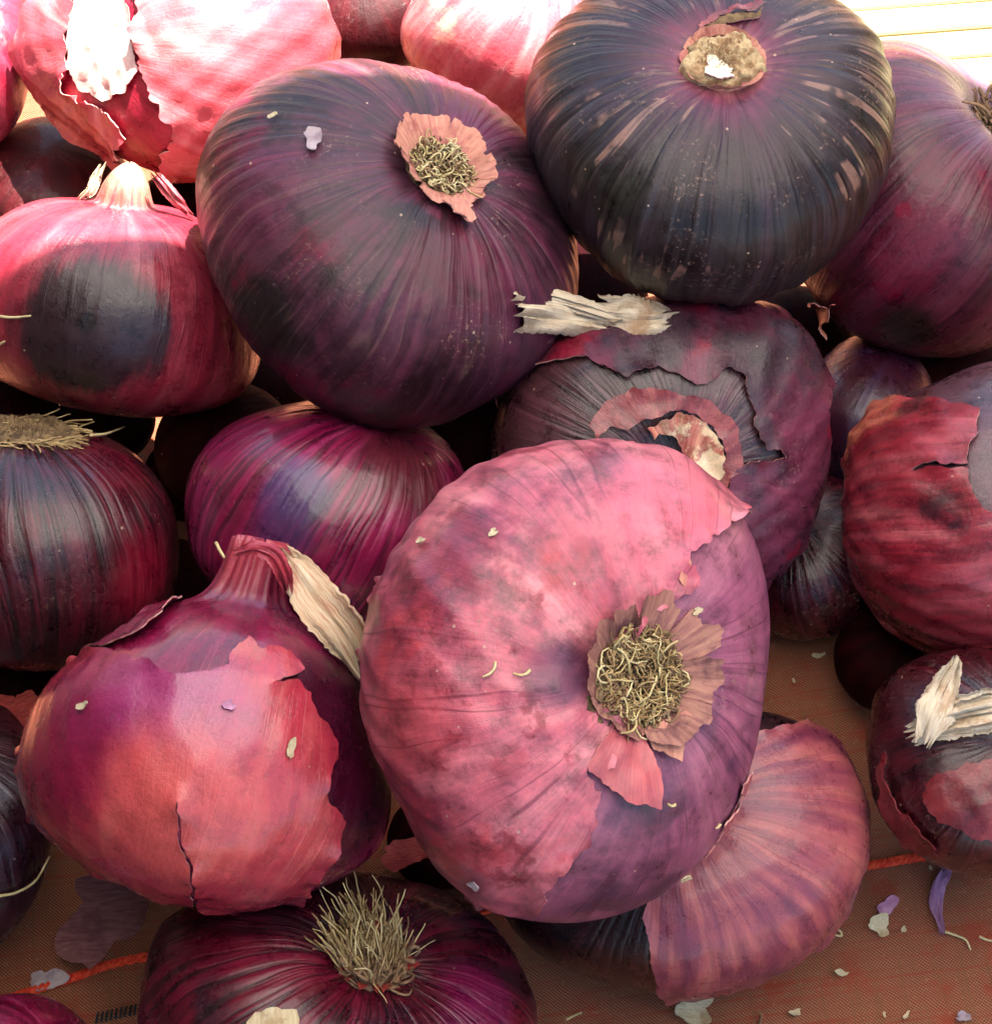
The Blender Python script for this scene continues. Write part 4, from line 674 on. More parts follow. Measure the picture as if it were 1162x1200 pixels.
def make_cloth():
    n = 260; xs = np.linspace(-1, 1, n); g = np.sign(xs) * (0.22 * np.abs(xs) + 0.9 * np.abs(xs) ** 3)
    X, Y = np.meshgrid(g, g + 0.10, indexing='ij')
    Z = -0.0022 + 0.0010 * np.sin(X * 22 + Y * 9) + 0.0007 * np.sin(Y * 31 - X * 12 + 1) + 0.0004 * np.sin(X * 70 + 2) * np.sin(Y * 55)
    V = np.stack([X, Y, Z], -1).reshape(-1, 3)
    i, j = np.meshgrid(np.arange(n - 1), np.arange(n - 1), indexing='ij')
    F = np.stack([i * n + j, (i + 1) * n + j, (i + 1) * n + j + 1, i * n + j + 1], -1).reshape(-1, 4)
    o = link('ground_cloth', V, F.tolist(), cloth_mat()); o['kind'] = 'structure'; o['label'] = 'brown and red woven cloth under the onions'
    return o
def clz(x, y): return -0.0022 + 0.0010 * np.sin(x * 22 + y * 9) + 0.0007 * np.sin(y * 31 - x * 12 + 1) + 0.0004 * np.sin(x * 70 + 2) * np.sin(y * 55)
ground = make_cloth()
# the red corded stripe woven into it: a proud row of twisted yarn
P = spline([np.array(p) for p in FREE['cord']], 420); P[:, 2] = clz(P[:, 0], P[:, 1]) + 0.0006
V, F = [], []
for ph in (0, math.pi):
    t = np.linspace(0, 1, len(P)) * 420 * 0.75
    Q = P + np.stack([0 * t, np.sin(t + ph) * 0.0005, np.cos(t + ph) * 0.0004], 1)
    tube(V, F, Q, 0.00075, 0.00075, 6)
link('stripe', V, F, plain_mat('red_yarn', srgb(215, 48, 28), srgb(240, 84, 48), 900.0, 0.8, 0.5), ground)
# a short row of black stitches beside it
c0 = np.array(FREE['corner'][0]); black = plain_mat('black_yarn', (0.012, 0.011, 0.010), (0.03, 0.027, 0.025), 900.0, 0.8)
me = None
for i in range(9):
    V, F = [], []; p = np.array(FREE['stitch'][0]) + (np.array(FREE['stitch'][1]) - np.array(FREE['stitch'][0])) * i / 8
    tube(V, F, np.array([[0, -0.0012, 0], [0.0001, -0.0004, 0.0003], [0.0001, 0.0004, 0.0003], [0.0002, 0.0012, 0]]), 0.00035, 0.0003, 6)
    if me is None: st = link('stitch', V, F, black, ground); me = st.data
    else: st = bpy.data.objects.new('stitch', me); COL.objects.link(st); st.parent = ground
    st.location = (p[0], p[1], clz(p[0], p[1]) + 0.0003)

# pale wooden slats lying in the sun behind the heap
wood = NT('pale_wood'); tc = wood.n('ShaderNodeTexCoord')
g = wood.noise(wood.vm('MULTIPLY', tc.outputs['Object'], (12.0, 240.0, 240.0)), 1.0, 5, 0.6)
wood.bsdf(wood.ramp(g, [(0.3, srgb(150, 136, 92)), (0.5, srgb(166, 150, 106)), (0.7, srgb(178, 164, 122))]), 0.7, g, 0.3, 0.0005)
A_, B_, C_ = [np.array(p) for p in FREE['slatL']]
ang = math.atan2(B_[1] - A_[1], B_[0] - A_[0])
mat_e = bpy.data.objects.new('slatted_board', None); COL.objects.link(mat_e); mat_e.location = (A_[0] - 0.01, A_[1], 0.0); mat_e.rotation_euler = (0, 0, ang)
tag(mat_e, 'pale yellow wooden slats in bright sun at the top right corner', 'wooden slats')
L = 0.36; wd = 0.0098; sm = None
for i in range(16):
    if sm is None:
        V, F = [], []; ch = 0.0006; prof = [(-wd / 2 + ch, 0), (-wd / 2, 0.001), (-wd / 2, 0.0065 - ch), (-wd / 2 + ch, 0.0065), (wd / 2 - ch, 0.0065), (wd / 2, 0.0065 - ch), (wd / 2, 0.001), (wd / 2 - ch, 0)]
        for xx in (0, L):
            for (yy, zz) in prof: V.append((xx, yy, zz))
        F = [(k, (k + 1) % 8, 8 + (k + 1) % 8, 8 + k) for k in range(8)] + [tuple(range(8))[::-1], tuple(range(8, 16))]
        s_ = link('slat', V, F, wood.m, mat_e, smooth=False); sm = s_.data
    else:
        s_ = bpy.data.objects.new('slat', sm); COL.objects.link(s_); s_.parent = mat_e
    rr = random.Random(i); s_.location = (rr.uniform(-0.004, 0.004), i * (wd + 0.0005), 0.004 + rr.uniform(0, 0.0008)); s_.rotation_euler = (rr.uniform(-.02, .02), 0, rr.uniform(-0.004, 0.004))
for xx in (0.05, 0.30):
    bat = link('batten', [(xx + dx, dy, dz) for dx in (0, 0.02) for dy in (-0.004, 0.18) for dz in (0, 0.004)], [(0, 1, 3, 2), (4, 6, 7, 5), (0, 4, 5, 1), (2, 3, 7, 6), (0, 2, 6, 4), (1, 5, 7, 3)], wood.m, mat_e, smooth=False)

# ---------------- unseen awning, added to cast the shade on the front of the heap ----------------
AWN_T = 0.50; AWN_W = 0.8; AWN_D = 0.62
def make_awning():
    s = np.array(SUN_DIR); p0, p1 = np.array(FREE['shade'][0]), np.array(FREE['shade'][1])
    t = AWN_T
    a, b = p0 + s * t, p1 + s * t
    e = unit(b - a); mid = (a + b) / 2
    back = unit(np.cross(np.cross(e, [0, -0.97, 0.24]), e)); 
    if back[1] > 0: back = -back
    T = NT('white_canvas'); tc = T.n('ShaderNodeTexCoord')
    g = T.noise(tc.outputs['Object'], 900.0, 2)
    col = T.mix(T.rng(g, 0.3, 0.7), (0.80, 0.77, 0.75), (0.85, 0.82, 0.80))
    d = T.n('ShaderNodeBsdfDiffuse'); T.put(d.inputs[0], col); tr = T.n('ShaderNodeBsdfTranslucent'); T.put(tr.inputs[0], col)
    mx = T.n('ShaderNodeMixShader'); mx.inputs[0].default_value = 0.50  # half translucent so the added sheet gives soft overhead light
    T.t.links.new(d.outputs[0], mx.inputs[1]); T.t.links.new(tr.outputs[0], mx.inputs[2]); T.t.links.new(mx.outputs[0], T.out.inputs[0])
    aw = bpy.data.objects.new('market_awning', None); COL.objects.link(aw); aw.location = mid
    tag(aw, 'white canvas awning overhead that shades the front of the heap', 'awning')
    n = 30; m = 20; V = []; Wd, Dp = AWN_W, AWN_D
    nn = unit(np.cross(e, back)); nn = nn if nn[2] > 0 else -nn
    for i in range(n + 1):
        for j in range(m + 1):
            u, v = (i / n - 0.5) * Wd, j / m * Dp
            V.append(e * u + back * v + nn * (-0.02 * math.sin(math.pi * j / m) ** 2 * (1 if j else 0) + 0.004 * math.sin(i * 1.1) * j / m))
    F = [(i * (m + 1) + j, (i + 1) * (m + 1) + j, (i + 1) * (m + 1) + j + 1, i * (m + 1) + j + 1) for i in range(n) for j in range(m)]
    link('canvas', V, F, T.m, aw)
    dk = plain_mat('brown_tarpaulin', (0.05, 0.04, 0.035), (0.075, 0.06, 0.05), 300.0, 0.8)  # dark side sheets, added to keep low side light out of the gaps
    for sx in (-1, 1):
        V = []
        for i in range(25):
            for j in range(9):
                q = e * (sx * Wd * 0.485 + 0.008 * math.sin(i * 1.4) * j / 8) + back * (Dp * i / 24); V.append(q + np.array([0, 0, (-(mid[2] + q[2]) + 0.01) * j / 8]))
        link('side_curtain', V, [(i * 9 + j, (i + 1) * 9 + j, (i + 1) * 9 + j + 1, i * 9 + j + 1) for i in range(24) for j in range(8)], dk, aw)
    steel = plain_mat('grey_steel', (0.25, 0.25, 0.26), (0.32, 0.32, 0.33), 60, 0.4)
    for sx in (-1, 1):
        q = e * (sx * Wd * 0.49); V, F = [], []
        tube(V, F, np.array([q, q * [1, 1, 0] + [0, 0, -mid[2] + 0.0]]), 0.012, 0.012, 10); link('pole', V, F, steel, aw)
        V, F = [], []; tube(V, F, np.array([q + nn * 0.013, q + back * Dp + nn * 0.013]), 0.010, 0.010, 10); link('rafter', V, F, steel, aw)

make_awning()

# ---------------- materials ----------------
purple, magenta, plum = srgb(112, 52, 92), srgb(150, 36, 84), srgb(74, 34, 60)
M = {}
M['rim'] = plain_mat('pale_torn_edge', srgb(196, 120, 118), srgb(226, 168, 156), 300.0, 0.6)
M['A_body'] = onion_mat('purple_inner_skin', 1, [(0.25, srgb(130, 78, 106)), (0.5, srgb(166, 104, 130)), (0.75, srgb(188, 128, 146))], 5.0,
    blot=[(srgb(96, 62, 92), 0.52, 0.70, 1.6)], veins=(srgb(88, 40, 72), 9, 0.5, 0.03), dust=1.4, grime=0.55, rough=0.34)
M['A_skin'] = onion_mat('salmon_papery_skin', 2, [(0.25, srgb(178, 92, 112)), (0.48, srgb(202, 118, 132)), (0.72, srgb(220, 150, 156))], 4.0,
    blot=[(srgb(160, 72, 98), 0.50, 0.62, 1.7), (srgb(190, 84, 96), 0.54, 0.70, 2.1), (srgb(168, 78, 92), 0.57, 0.66, 4.0)],
    veins=(srgb(128, 52, 74), 7, 0.6, 0.016), dust=1.1, grime=0.6, rough=0.42,
    spots=[('A_blue', 0, 10, 12, srgb(104, 66, 94), 0.75), ('A_grey', 0, 7, 9, srgb(120, 66, 94), 0.7), ('A_grey', 1, 8, 10, srgb(150, 70, 96), 0.6),
           ('A_pink', 0, 17, 14, srgb(224, 128, 146), 0.75), ('A_red', 0, 14, 16, srgb(190, 76, 84), 0.5), ('A_red', 1, 4, 4, srgb(178, 60, 78), 0.5)])  # pink spot paints the lighter, lit top into the skin
M['A_flap'] = onion_mat('pink_flap_skin', 3, [(0.3, srgb(184, 96, 106)), (0.6, srgb(208, 124, 126))], 5.0, dust=0.3, grime=0.25, rough=0.5)
M['collar'] = fibre_mat('brown_papery_collar', srgb(112, 70, 70), srgb(162, 108, 96), srgb(186, 138, 112), 160.0, rough=0.65)
M['collar_pink'] = fibre_mat('pinkish_papery_collar', srgb(176, 100, 92), srgb(206, 138, 116), srgb(222, 164, 136), 160.0, rough=0.65)
M['root'] = plain_mat('dry_straw_root', srgb(140, 108, 68), srgb(206, 176, 122), 260.0, 0.75)
M['root_pale'] = plain_mat('pale_straw_root', srgb(190, 164, 108), srgb(228, 208, 156), 260.0, 0.75)
M['root_brown'] = plain_mat('brown_root', srgb(104, 74, 54), srgb(160, 124, 90), 260.0, 0.8)
M['plate'] = plain_mat('dark_root_plate', srgb(84, 64, 44), srgb(136, 110, 76), 420.0, 0.85, 0.6)
M['stalk'] = fibre_mat('dry_cream_stalk', srgb(186, 150, 116), srgb(226, 204, 172), srgb(240, 226, 200), 130.0, rough=0.7)
M['stalk_pink'] = fibre_mat('dry_leaf_pink_stain', srgb(190, 112, 92), srgb(222, 188, 148), srgb(238, 222, 196), 75.0, rough=0.7)
M['C_body'] = onion_mat('magenta_inner_skin', 5, [(0.25, srgb(110, 18, 56)), (0.5, srgb(152, 32, 82)), (0.75, srgb(170, 62, 106))], 5.0,
    veins=(srgb(196, 96, 116), 16, 0.55, 0.016), dust=0.45, grime=0.25, rough=0.25, spots=[('C_dark', 0, 34, 20, srgb(74, 18, 46), 0.75)],  # dark spot paints the shaded right side into the colour
    pole=[(srgb(196, 84, 96), 3, 16, 0.9)], gloss=0.6)
M['C_skin'] = onion_mat('coral_papery_skin', 6, [(0.25, srgb(172, 48, 80)), (0.5, srgb(198, 78, 94)), (0.75, srgb(220, 120, 118))], 6.5,
    veins=(srgb(226, 138, 126), 12, 0.35, 0.02), dust=0.5, grime=0.25, rough=0.26, fibre=0.22,
    spots=[('C_left', 0, 26, 24, srgb(154, 32, 82), 0.9), ('C_left', 1, 20, 20, srgb(162, 50, 100), 0.9), ('C_lilac', 0, 19, 18, srgb(176, 78, 130), 0.8), ('C_lilac', 1, 15, 16, srgb(180, 92, 136), 0.7), ('C_pale', 0, 24, 26, srgb(224, 124, 114), 0.6)], gloss=0.6)  # lilac spots paint the sheen, the pale spot the brightly lit front
M['C_flap'] = onion_mat('rose_flap_skin', 7, [(0.3, srgb(170, 62, 88)), (0.6, srgb(200, 92, 104))], 6.0, dust=0.5, grime=0.3, rough=0.4)
M['D'] = onion_mat('dark_magenta_ribbed', 8, [(0.2, srgb(72, 30, 44)), (0.5, srgb(124, 30, 58)), (0.78, srgb(158, 52, 88))], 5.0,
    blot=[(srgb(82, 48, 66), 0.48, 0.66, 1.5)], veins=(srgb(56, 22, 40), 12, 0.6, 0.035), dust=1.0, rough=0.28, spots=[('D_mag', 0, 12, 12, srgb(158, 46, 104), 0.7), ('D_mag', 1, 12, 12, srgb(150, 44, 100), 0.6)], ridge=0.9)
M['E'] = onion_mat('dark_wine_ribbed', 9, [(0.2, srgb(58, 34, 38)), (0.5, srgb(100, 36, 54)), (0.8, srgb(140, 36, 66))], 6.0,
    blot=[(srgb(78, 58, 66), 0.50, 0.68, 1.6)], veins=(srgb(46, 28, 34), 12, 0.6, 0.04), dust=0.7, rough=0.28, spots=[('E_mag', 0, 16, 18, srgb(150, 32, 66), 0.7), ('E_mag', 1, 18, 18, srgb(132, 30, 58), 0.6)], ridge=0.9)
M['F'] = onion_mat('violet_magenta_ribbed', 10, [(0.2, srgb(122, 24, 68)), (0.5, srgb(160, 38, 96)), (0.8, srgb(188, 94, 138))], 6.0,
    veins=(srgb(88, 26, 58), 10, 0.6, 0.03), dust=0.4, grime=0.35, rough=0.3, fibre=0.4,
    spots=[('F_blue', 0, 13, 14, srgb(92, 70, 122), 0.85), ('F_blue', 1, 12, 14, srgb(96, 66, 116), 0.7), ('F_brown', 0, 22, 20, srgb(110, 48, 60), 0.85)], ridge=0.7, gloss=0.6)
M['G'] = onion_mat('dark_violet_grey', 11, [(0.22, srgb(76, 54, 60)), (0.5, srgb(108, 66, 84)), (0.76, srgb(148, 70, 104))], 4.5,
    blot=[(srgb(66, 52, 56), 0.50, 0.64, 1.5), (srgb(130, 40, 72), 0.54, 0.68, 2.0)], veins=(srgb(142, 116, 108), 9, 0.7, 0.022), dust=1.7, grime=0.55, rough=0.4,
    spots=[('G_mag', 0, 17, 14, srgb(128, 58, 92), 0.8), ('G_mag', 1, 16, 16, srgb(122, 56, 84), 0.6), ('G_pur', 0, 20, 20, srgb(104, 54, 86), 0.6), ('G_pur', 1, 18, 18, srgb(118, 46, 76), 0.6)],
    pole=[(srgb(170, 100, 112), 10, 24, 0.6)], ridge=0.5, spec=0.36, gloss=0.15)
M['G_skin'] = onion_mat('rose_violet_skin', 12, [(0.3, srgb(112, 56, 80)), (0.6, srgb(140, 74, 100))], 4.0, dust=0.6, grime=0.45)
M['H'] = onion_mat('black_violet_skin', 13, [(0.22, srgb(56, 52, 50)), (0.5, srgb(70, 64, 66)), (0.78, srgb(90, 72, 84))], 5.0,
    blot=[(srgb(66, 66, 58), 0.52, 0.68, 1.8)], veins=(srgb(40, 36, 42), 10, 0.5, 0.035), scratch=(srgb(166, 134, 122), 13.0, 0.55, 0.75, 1.4), dust=2.0, grime=0.6, rough=0.34,
    pole=[(srgb(92, 58, 76), 30, 66, 0.7), (srgb(150, 78, 104), 18, 40, 0.8), (srgb(206, 150, 148), 14, 25, 0.8)], spots=[('H_dot', 0, 1.2, 1.2, srgb(170, 90, 84), 0.9)], ridge=0.9, spec=0.36, gloss=0.15)
M['I'] = onion_mat('plum_striped', 14, [(0.22, srgb(86, 40, 54)), (0.5, srgb(118, 52, 72)), (0.78, srgb(138, 82, 98))], 5.0,
    blot=[(srgb(122, 88, 84), 0.52, 0.66, 1.6), (srgb(140, 28, 66), 0.58, 0.70, 2.2)], veins=(srgb(78, 40, 62), 8, 0.5, 0.03), dust=0.6, rough=0.28,
    pole=[(srgb(150, 124, 146), 18, 60, 0.8)], spots=[('I_hole', 0, 3.2, 2, srgb(150, 34, 70), 0.9), ('I_dirt', 0, 10, 10, srgb(56, 46, 40), 0.85), ('I_mag', 0, 12, 12, srgb(140, 26, 68), 0.6), ('I_mag', 1, 12, 12, srgb(146, 60, 80), 0.5)], ridge=0.45, spec=0.36, gloss=0.15)
M['P_body'] = onion_mat('dull_brown_inner', 15, [(0.25, srgb(78, 52, 56)), (0.5, srgb(104, 70, 76)), (0.75, srgb(124, 78, 92))], 4.0, veins=(srgb(56, 42, 42), 14, 0.6, 0.04), dust=0.6, grime=0.5, ridge=0.5)
M['P_skin'] = onion_mat('mauve_scuffed_skin', 16, [(0.25, srgb(88, 50, 66)), (0.5, srgb(128, 66, 88)), (0.75, srgb(156, 92, 114))], 3.5,
    blot=[(srgb(156, 50, 76), 0.56, 0.64, 2.4), (srgb(92, 70, 80), 0.52, 0.66, 1.7)], dust=1.2, grime=0.5, spec=0.36, gloss=0.15)
M['P_mid'] = onion_mat('rust_mauve_ring', 17, [(0.25, srgb(124, 58, 66)), (0.5, srgb(164, 88, 90)), (0.75, srgb(190, 122, 112))], 5.0, dust=1.2, grime=0.5)
M['P_core'] = onion_mat('pale_scaly_core', 18, [(0.25, srgb(176, 92, 88)), (0.5, srgb(206, 140, 122)), (0.75, srgb(228, 190, 162))], 8.0, blot=[(srgb(236, 212, 180), 0.5, 0.56, 6.0)], dust=1.4, grime=0.6)
M['Q'] = onion_mat('dusty_dark_red', 19, [(0.25, srgb(66, 34, 42)), (0.5, srgb(98, 30, 48)), (0.75, srgb(124, 50, 66))], 5.0, dust=1.8, grime=0.6, ridge=0.6)
M['R_body'] = onion_mat('grey_violet_inner', 20, [(0.25, srgb(96, 66, 78)), (0.5, srgb(114, 82, 92)), (0.75, srgb(128, 92, 92))], 4.0, blot=[(srgb(104, 52, 58), 0.52, 0.66, 1.6)], dust=0.5, grime=0.5)
M['R_skin'] = onion_mat('red_streaked_skin', 21, [(0.22, srgb(110, 48, 60)), (0.42, srgb(158, 52, 68)), (0.58, srgb(178, 86, 96)), (0.80, srgb(206, 128, 128))], 7.0,
    blot=[(srgb(96, 44, 56), 0.56, 0.68, 2.2)], dust=0.5, grime=0.35, fibre=0.45, rough=0.26, ridge=0.25)
M['S'] = onion_mat('dark_wrinkled_skin', 22, [(0.25, srgb(60, 24, 32)), (0.5, srgb(92, 32, 44)), (0.75, srgb(116, 38, 52))], 6.0, dust=0.8, grime=0.5, ridge=0.6)
M['S_red'] = onion_mat('red_brown_skin', 23, [(0.25, srgb(112, 34, 42)), (0.5, srgb(138, 52, 58)), (0.75, srgb(158, 76, 76))], 5.0, dust=0.6, grime=0.45)
M['B_skin'] = onion_mat('mauve_striped_skin', 24, [(0.22, srgb(118, 58, 84)), (0.42, srgb(154, 82, 100)), (0.6, srgb(188, 112, 112)), (0.80, srgb(206, 140, 128))], 8.0,
    veins=(srgb(122, 50, 74), 9, 0.4, 0.04), dust=0.25, grime=0.25, fibre=0.25, rough=0.28, pole=[(srgb(176, 110, 120), 0, 55, 0.3)], ridge=0.08)
M['B_body'] = onion_mat('dark_striped_inner', 25, [(0.25, srgb(38, 26, 28)), (0.5, srgb(66, 36, 42)), (0.75, srgb(96, 56, 62))], 8.0, dust=0.3, fibre=0.45, ridge=0.6)
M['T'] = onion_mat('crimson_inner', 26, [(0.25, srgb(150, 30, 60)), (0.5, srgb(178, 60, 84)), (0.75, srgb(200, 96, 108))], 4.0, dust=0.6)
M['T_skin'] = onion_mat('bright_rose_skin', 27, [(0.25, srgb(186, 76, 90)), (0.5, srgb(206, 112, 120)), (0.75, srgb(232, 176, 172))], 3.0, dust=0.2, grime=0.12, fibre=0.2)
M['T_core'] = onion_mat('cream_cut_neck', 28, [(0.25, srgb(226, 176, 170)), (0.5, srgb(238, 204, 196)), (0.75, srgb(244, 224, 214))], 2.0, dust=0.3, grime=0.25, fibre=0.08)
M['U'] = onion_mat('rose_with_dark_patch', 29, [(0.25, srgb(140, 34, 58)), (0.5, srgb(168, 66, 84)), (0.75, srgb(190, 104, 112))], 4.0,
    veins=(srgb(112, 40, 58), 8, 0.4, 0.02), dust=0.7, rough=0.28, spots=[('U_spot', 0, 31, 13, srgb(64, 52, 56), 0.94), ('U_dot', 0, 4, 4, srgb(40, 28, 26), 0.8)],
    pole=[(srgb(226, 178, 150), 4, 20, 0.85)])
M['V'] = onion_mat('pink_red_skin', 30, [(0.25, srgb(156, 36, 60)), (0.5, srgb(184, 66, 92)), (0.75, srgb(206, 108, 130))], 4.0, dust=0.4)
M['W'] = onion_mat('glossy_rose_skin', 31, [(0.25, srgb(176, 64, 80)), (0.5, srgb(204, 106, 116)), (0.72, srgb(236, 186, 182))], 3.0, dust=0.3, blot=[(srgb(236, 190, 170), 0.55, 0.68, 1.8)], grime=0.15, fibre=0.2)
M['dark'] = onion_mat('shadowed_wine_skin', 32, [(0.25, srgb(40, 8, 14)), (0.5, srgb(58, 12, 20)), (0.75, srgb(70, 18, 28))], 4.0, dust=0.4, rough=0.6, spec=0.05, gloss=0.0)  # near-black: the shade of the gaps is put into this colour
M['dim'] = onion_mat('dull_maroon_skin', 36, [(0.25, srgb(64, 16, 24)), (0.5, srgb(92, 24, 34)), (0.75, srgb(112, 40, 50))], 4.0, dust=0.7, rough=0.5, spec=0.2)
M['Z'] = onion_mat('wine_blue_skin', 33, [(0.25, srgb(80, 26, 40)), (0.5, srgb(84, 40, 66)), (0.75, srgb(92, 72, 108))], 2.5, dust=0.4)
M['L'] = onion_mat('dark_umber_skin', 34, [(0.25, srgb(58, 34, 40)), (0.5, srgb(80, 40, 54)), (0.75, srgb(96, 44, 60))], 4.0, dust=0.9, ridge=0.6)
M['Mm'] = onion_mat('vivid_magenta_skin', 35, [(0.25, srgb(120, 14, 58)), (0.5, srgb(154, 28, 84)), (0.75, srgb(186, 84, 124))], 6.0, dust=0.3, rough=0.24, gloss=0.6)
M['scar'] = plain_mat('corky_scar', srgb(156, 118, 84), srgb(212, 184, 140), 380.0, 0.85, 0.8)
M['scar_white'] = plain_mat('white_cork', srgb(226, 208, 176), srgb(244, 234, 212), 300.0, 0.8, 0.3)
M['flake_grey'] = plain_mat('grey_mauve_flake', srgb(150, 128, 134), srgb(186, 166, 166), 300.0, 0.6)
M['flake_cream'] = fibre_mat('cream_flake', srgb(178, 150, 110), srgb(210, 190, 150), srgb(226, 212, 180), 200.0)
M['flake_mauve'] = plain_mat('mauve_flake', srgb(166, 104, 136), srgb(196, 140, 166), 200.0, 0.5)
M['flake_violet'] = fibre_mat('violet_peel', srgb(130, 72, 108), srgb(166, 116, 150), srgb(188, 148, 178), 200.0, rough=0.4)
M['brown_skin'] = fibre_mat('brown_loose_skin', srgb(86, 44, 46), srgb(118, 70, 68), srgb(136, 90, 84), 60.0)
M['red_skin'] = fibre_mat('red_loose_skin', srgb(130, 34, 36), srgb(170, 60, 52), srgb(196, 96, 76), 60.0)

# ---------------- the onions ----------------
A = onion('A', 'large onion at the centre with torn salmon skin over purple and matted straw roots', M['A_body'])
skin(A, 'A_skin', M['A_skin'], seed=4, lift=0.0022, thick=0.0003)
skin(A, 'A_flap', M['A_flap'], 'skin_flap', seed=5, off=0.0010, lift=0.0004, flare=(0, 4, 0.0022), jag=0.0005)
skin(A, 'A_flap2', M['collar_pink'], 'skin_flap', seed=6, off=0.0012, lift=0.0006, flare=(0, 2, 0.0020), jag=0.0005)
skin(A, 'A_rim', M['A_flap'], 'outer_skin', seed=7, lift=0.0005)
skin(A, 'A_chip', M['collar_pink'], 'skin_flap', seed=8, off=0.0016, lift=0.0006, jag=0.0003)
collar(A, 17, 26, 0.0040, M['collar'], 3, ragged=0.40, bias=((0.65, 0.65, 0.35), 0.58), k=1.2, nu=220)
plate(A, 0.0170, 0.0014, M['plate'], 2)
roots(A, 420, 0.0092, 0.0046, M['root'], 3, r=0.00021, high=0.0024)
roots(A, 60, 0.0086, 0.0080, M['root_pale'], 4, r=0.00025, high=0.0030)
roots(A, 200, 0.0094, 0.0040, M['root_brown'], 5, r=0.00024, high=0.0026)

C = onion('C', 'large magenta onion at lower left with its neck up and cracked coral skin', M['C_body'])
skin(C, 'C_skin', M['C_skin'], seed=14, lift=0.0014, jag=0.0005, wrink=0.0001, liftw=0.006)
skin(C, 'C_shoulder', M['C_body'], 'skin_flap', seed=15, off=0.0008, lift=0.0008, flare=(2, 6, 0.0022), jag=0.0006)

Dn = onion('D', 'dark ribbed onion at the bottom edge with an upright brush of roots', M['D'])
skin(Dn, 'D_cut', M['flake_cream'], 'pale_scar', seed=22, off=0.0005, lift=0.0004, jag=0.0004)
plate(Dn, 0.0120, 0.0035, M['root_brown'], 5, rough=0.0008)
roots(Dn, 300, 0.0064, 0.0105, M['root'], 9, 'brush', lean=(-0.45, 0.80, 0.40), r=0.00024, spread=0.30)
roots(Dn, 70, 0.0060, 0.0140, M['root_pale'], 19, 'brush', lean=(-0.35, 0.9, 0.3), r=0.00022, spread=0.42)
roots(Dn, 160, 0.0074, 0.0070, M['root_brown'], 20, 'brush', lean=(-0.4, 0.8, 0.35), r=0.00026, spread=0.5)
roots(Dn, 60, 0.0085, 0.0060, M['root_brown'], 10, r=0.00045, high=0.0034)
collar(Dn, 13, 21, 0.0012, M['red_skin'], 6, ragged=0.9)

E = onion('E', 'dark wine onion at the left edge with a straw root tuft on top', M['E'])
plate(E, 0.0150, 0.0016, M['plate'], 6); roots(E, 300, 0.0115, 0.0070, M['root'], 12, 'brush', lean=(0.9, -0.45, 0.0), r=0.00025, spread=0.14, rise=0.12)
Fo = onion('F', 'glossy violet and magenta onion behind the neck of the coral one', M['F'])
G = onion('G', 'dark violet onion at upper centre with straw roots in a pinkish collar', M['G'])
collar(G, 14.5, 24, 0.0032, M['collar_pink'], 8, ragged=0.28, k=1.2)
skin(G, 'G_flap', M['collar_pink'], 'skin_flap', seed=25, off=0.0012, lift=0.0008, flare=(8, 2, 0.0020), jag=0.0005)
plate(G, 0.0138, 0.0008, M['plate'], 7); roots(G, 240, 0.0074, 0.0040, M['root_pale'], 15, r=0.00023, high=0.0024)
roots(G, 160, 0.0076, 0.0036, M['root_brown'], 16, r=0.00024, high=0.0022)
H = onion('H', 'blackish onion at top right with tan scratches and a corky root scar', M['H'])
plate(H, 0.0135, 0.0030, M['scar'], 9, 'root_scar', rough=0.0004, rim=0.0008)
skin(H, 'H_white', M['scar_white'], 'scar_patch', seed=27, off=0.0034, lift=0.0, jag=0.0004, wrink=0.0002)
collar(H, 17.5, 20.5, 0.0016, M['collar_pink'], 11, ragged=0.30, k=1.1)
skin(H, 'H_slit', M['plate'], 'skin_crack', seed=28, off=0.0012, lift=0.0, jag=0.0004)
skin(H, 'H_lip', M['P_mid'], 'skin_flap', seed=29, off=0.0009, lift=0.0018, jag=0.0005)
I = onion('I', 'plum onion at the right edge with a sunlit crease around brown roots', M['I'])
plate(I, 0.0120, 0.001, M['plate'], 8); roots(I, 120, 0.0085, 0.0085, M['root_brown'], 17, r=0.00042, high=0.004)
skin(I, 'I_flap', M['S_red'], 'skin_flap', seed=31, off=0.001, lift=0.002, flare=(0, 4, 0.004))
Pn = onion('P', 'scuffed mauve onion behind the central one, its skin torn open in rings', M['P_body'])
skin(Pn, 'P_outer', M['P_skin'], seed=33, off=0.0013, lift=0.0012, jag=0.0006, thick=0.0004, wrink=0.0003)
skin(Pn, 'P_mid', M['P_mid'], 'skin_layer', seed=34, off=0.0012, lift=0.0010, jag=0.0005, thick=0.0005)
skin(Pn, 'P_core', M['P_core'], 'skin_layer', seed=35, off=0.0022, lift=0.0010, jag=0.0006, thick=0.0005)
Q = onion('Q', 'small dusty dark red onion low behind the right flank of the central one', M['Q'])
R = onion('R', 'red streaked onion at the right edge, outer skin split from a grey violet inside', M['R_body'])
skin(R, 'R_skin', M['R_skin'], seed=37, off=0.0016, lift=0.0012, jag=0.0005, thick=0.0006)
S_ = onion('S', 'dark wrinkled onion at lower right under the cream dry stalk', M['S'])
skin(S_, 'S_skin', M['S_red'], 'skin_flap', seed=39, off=0.0010, lift=0.0010, rim=False)
skin(S_, 'S_red', M['S_red'], seed=40, off=0.0007, lift=0.0006)
B = onion('B', 'mauve striped onion under the lower right of the central one, resting on the cloth', M['B_body'])
skin(B, 'B_skin', M['B_skin'], seed=41, off=0.0010, lift=0.0012, wrink=0.0001, jag=0.0004, thick=0.0006)
T_ = onion('T', 'sunlit rose onion at top left with torn glaring skin', M['T'])
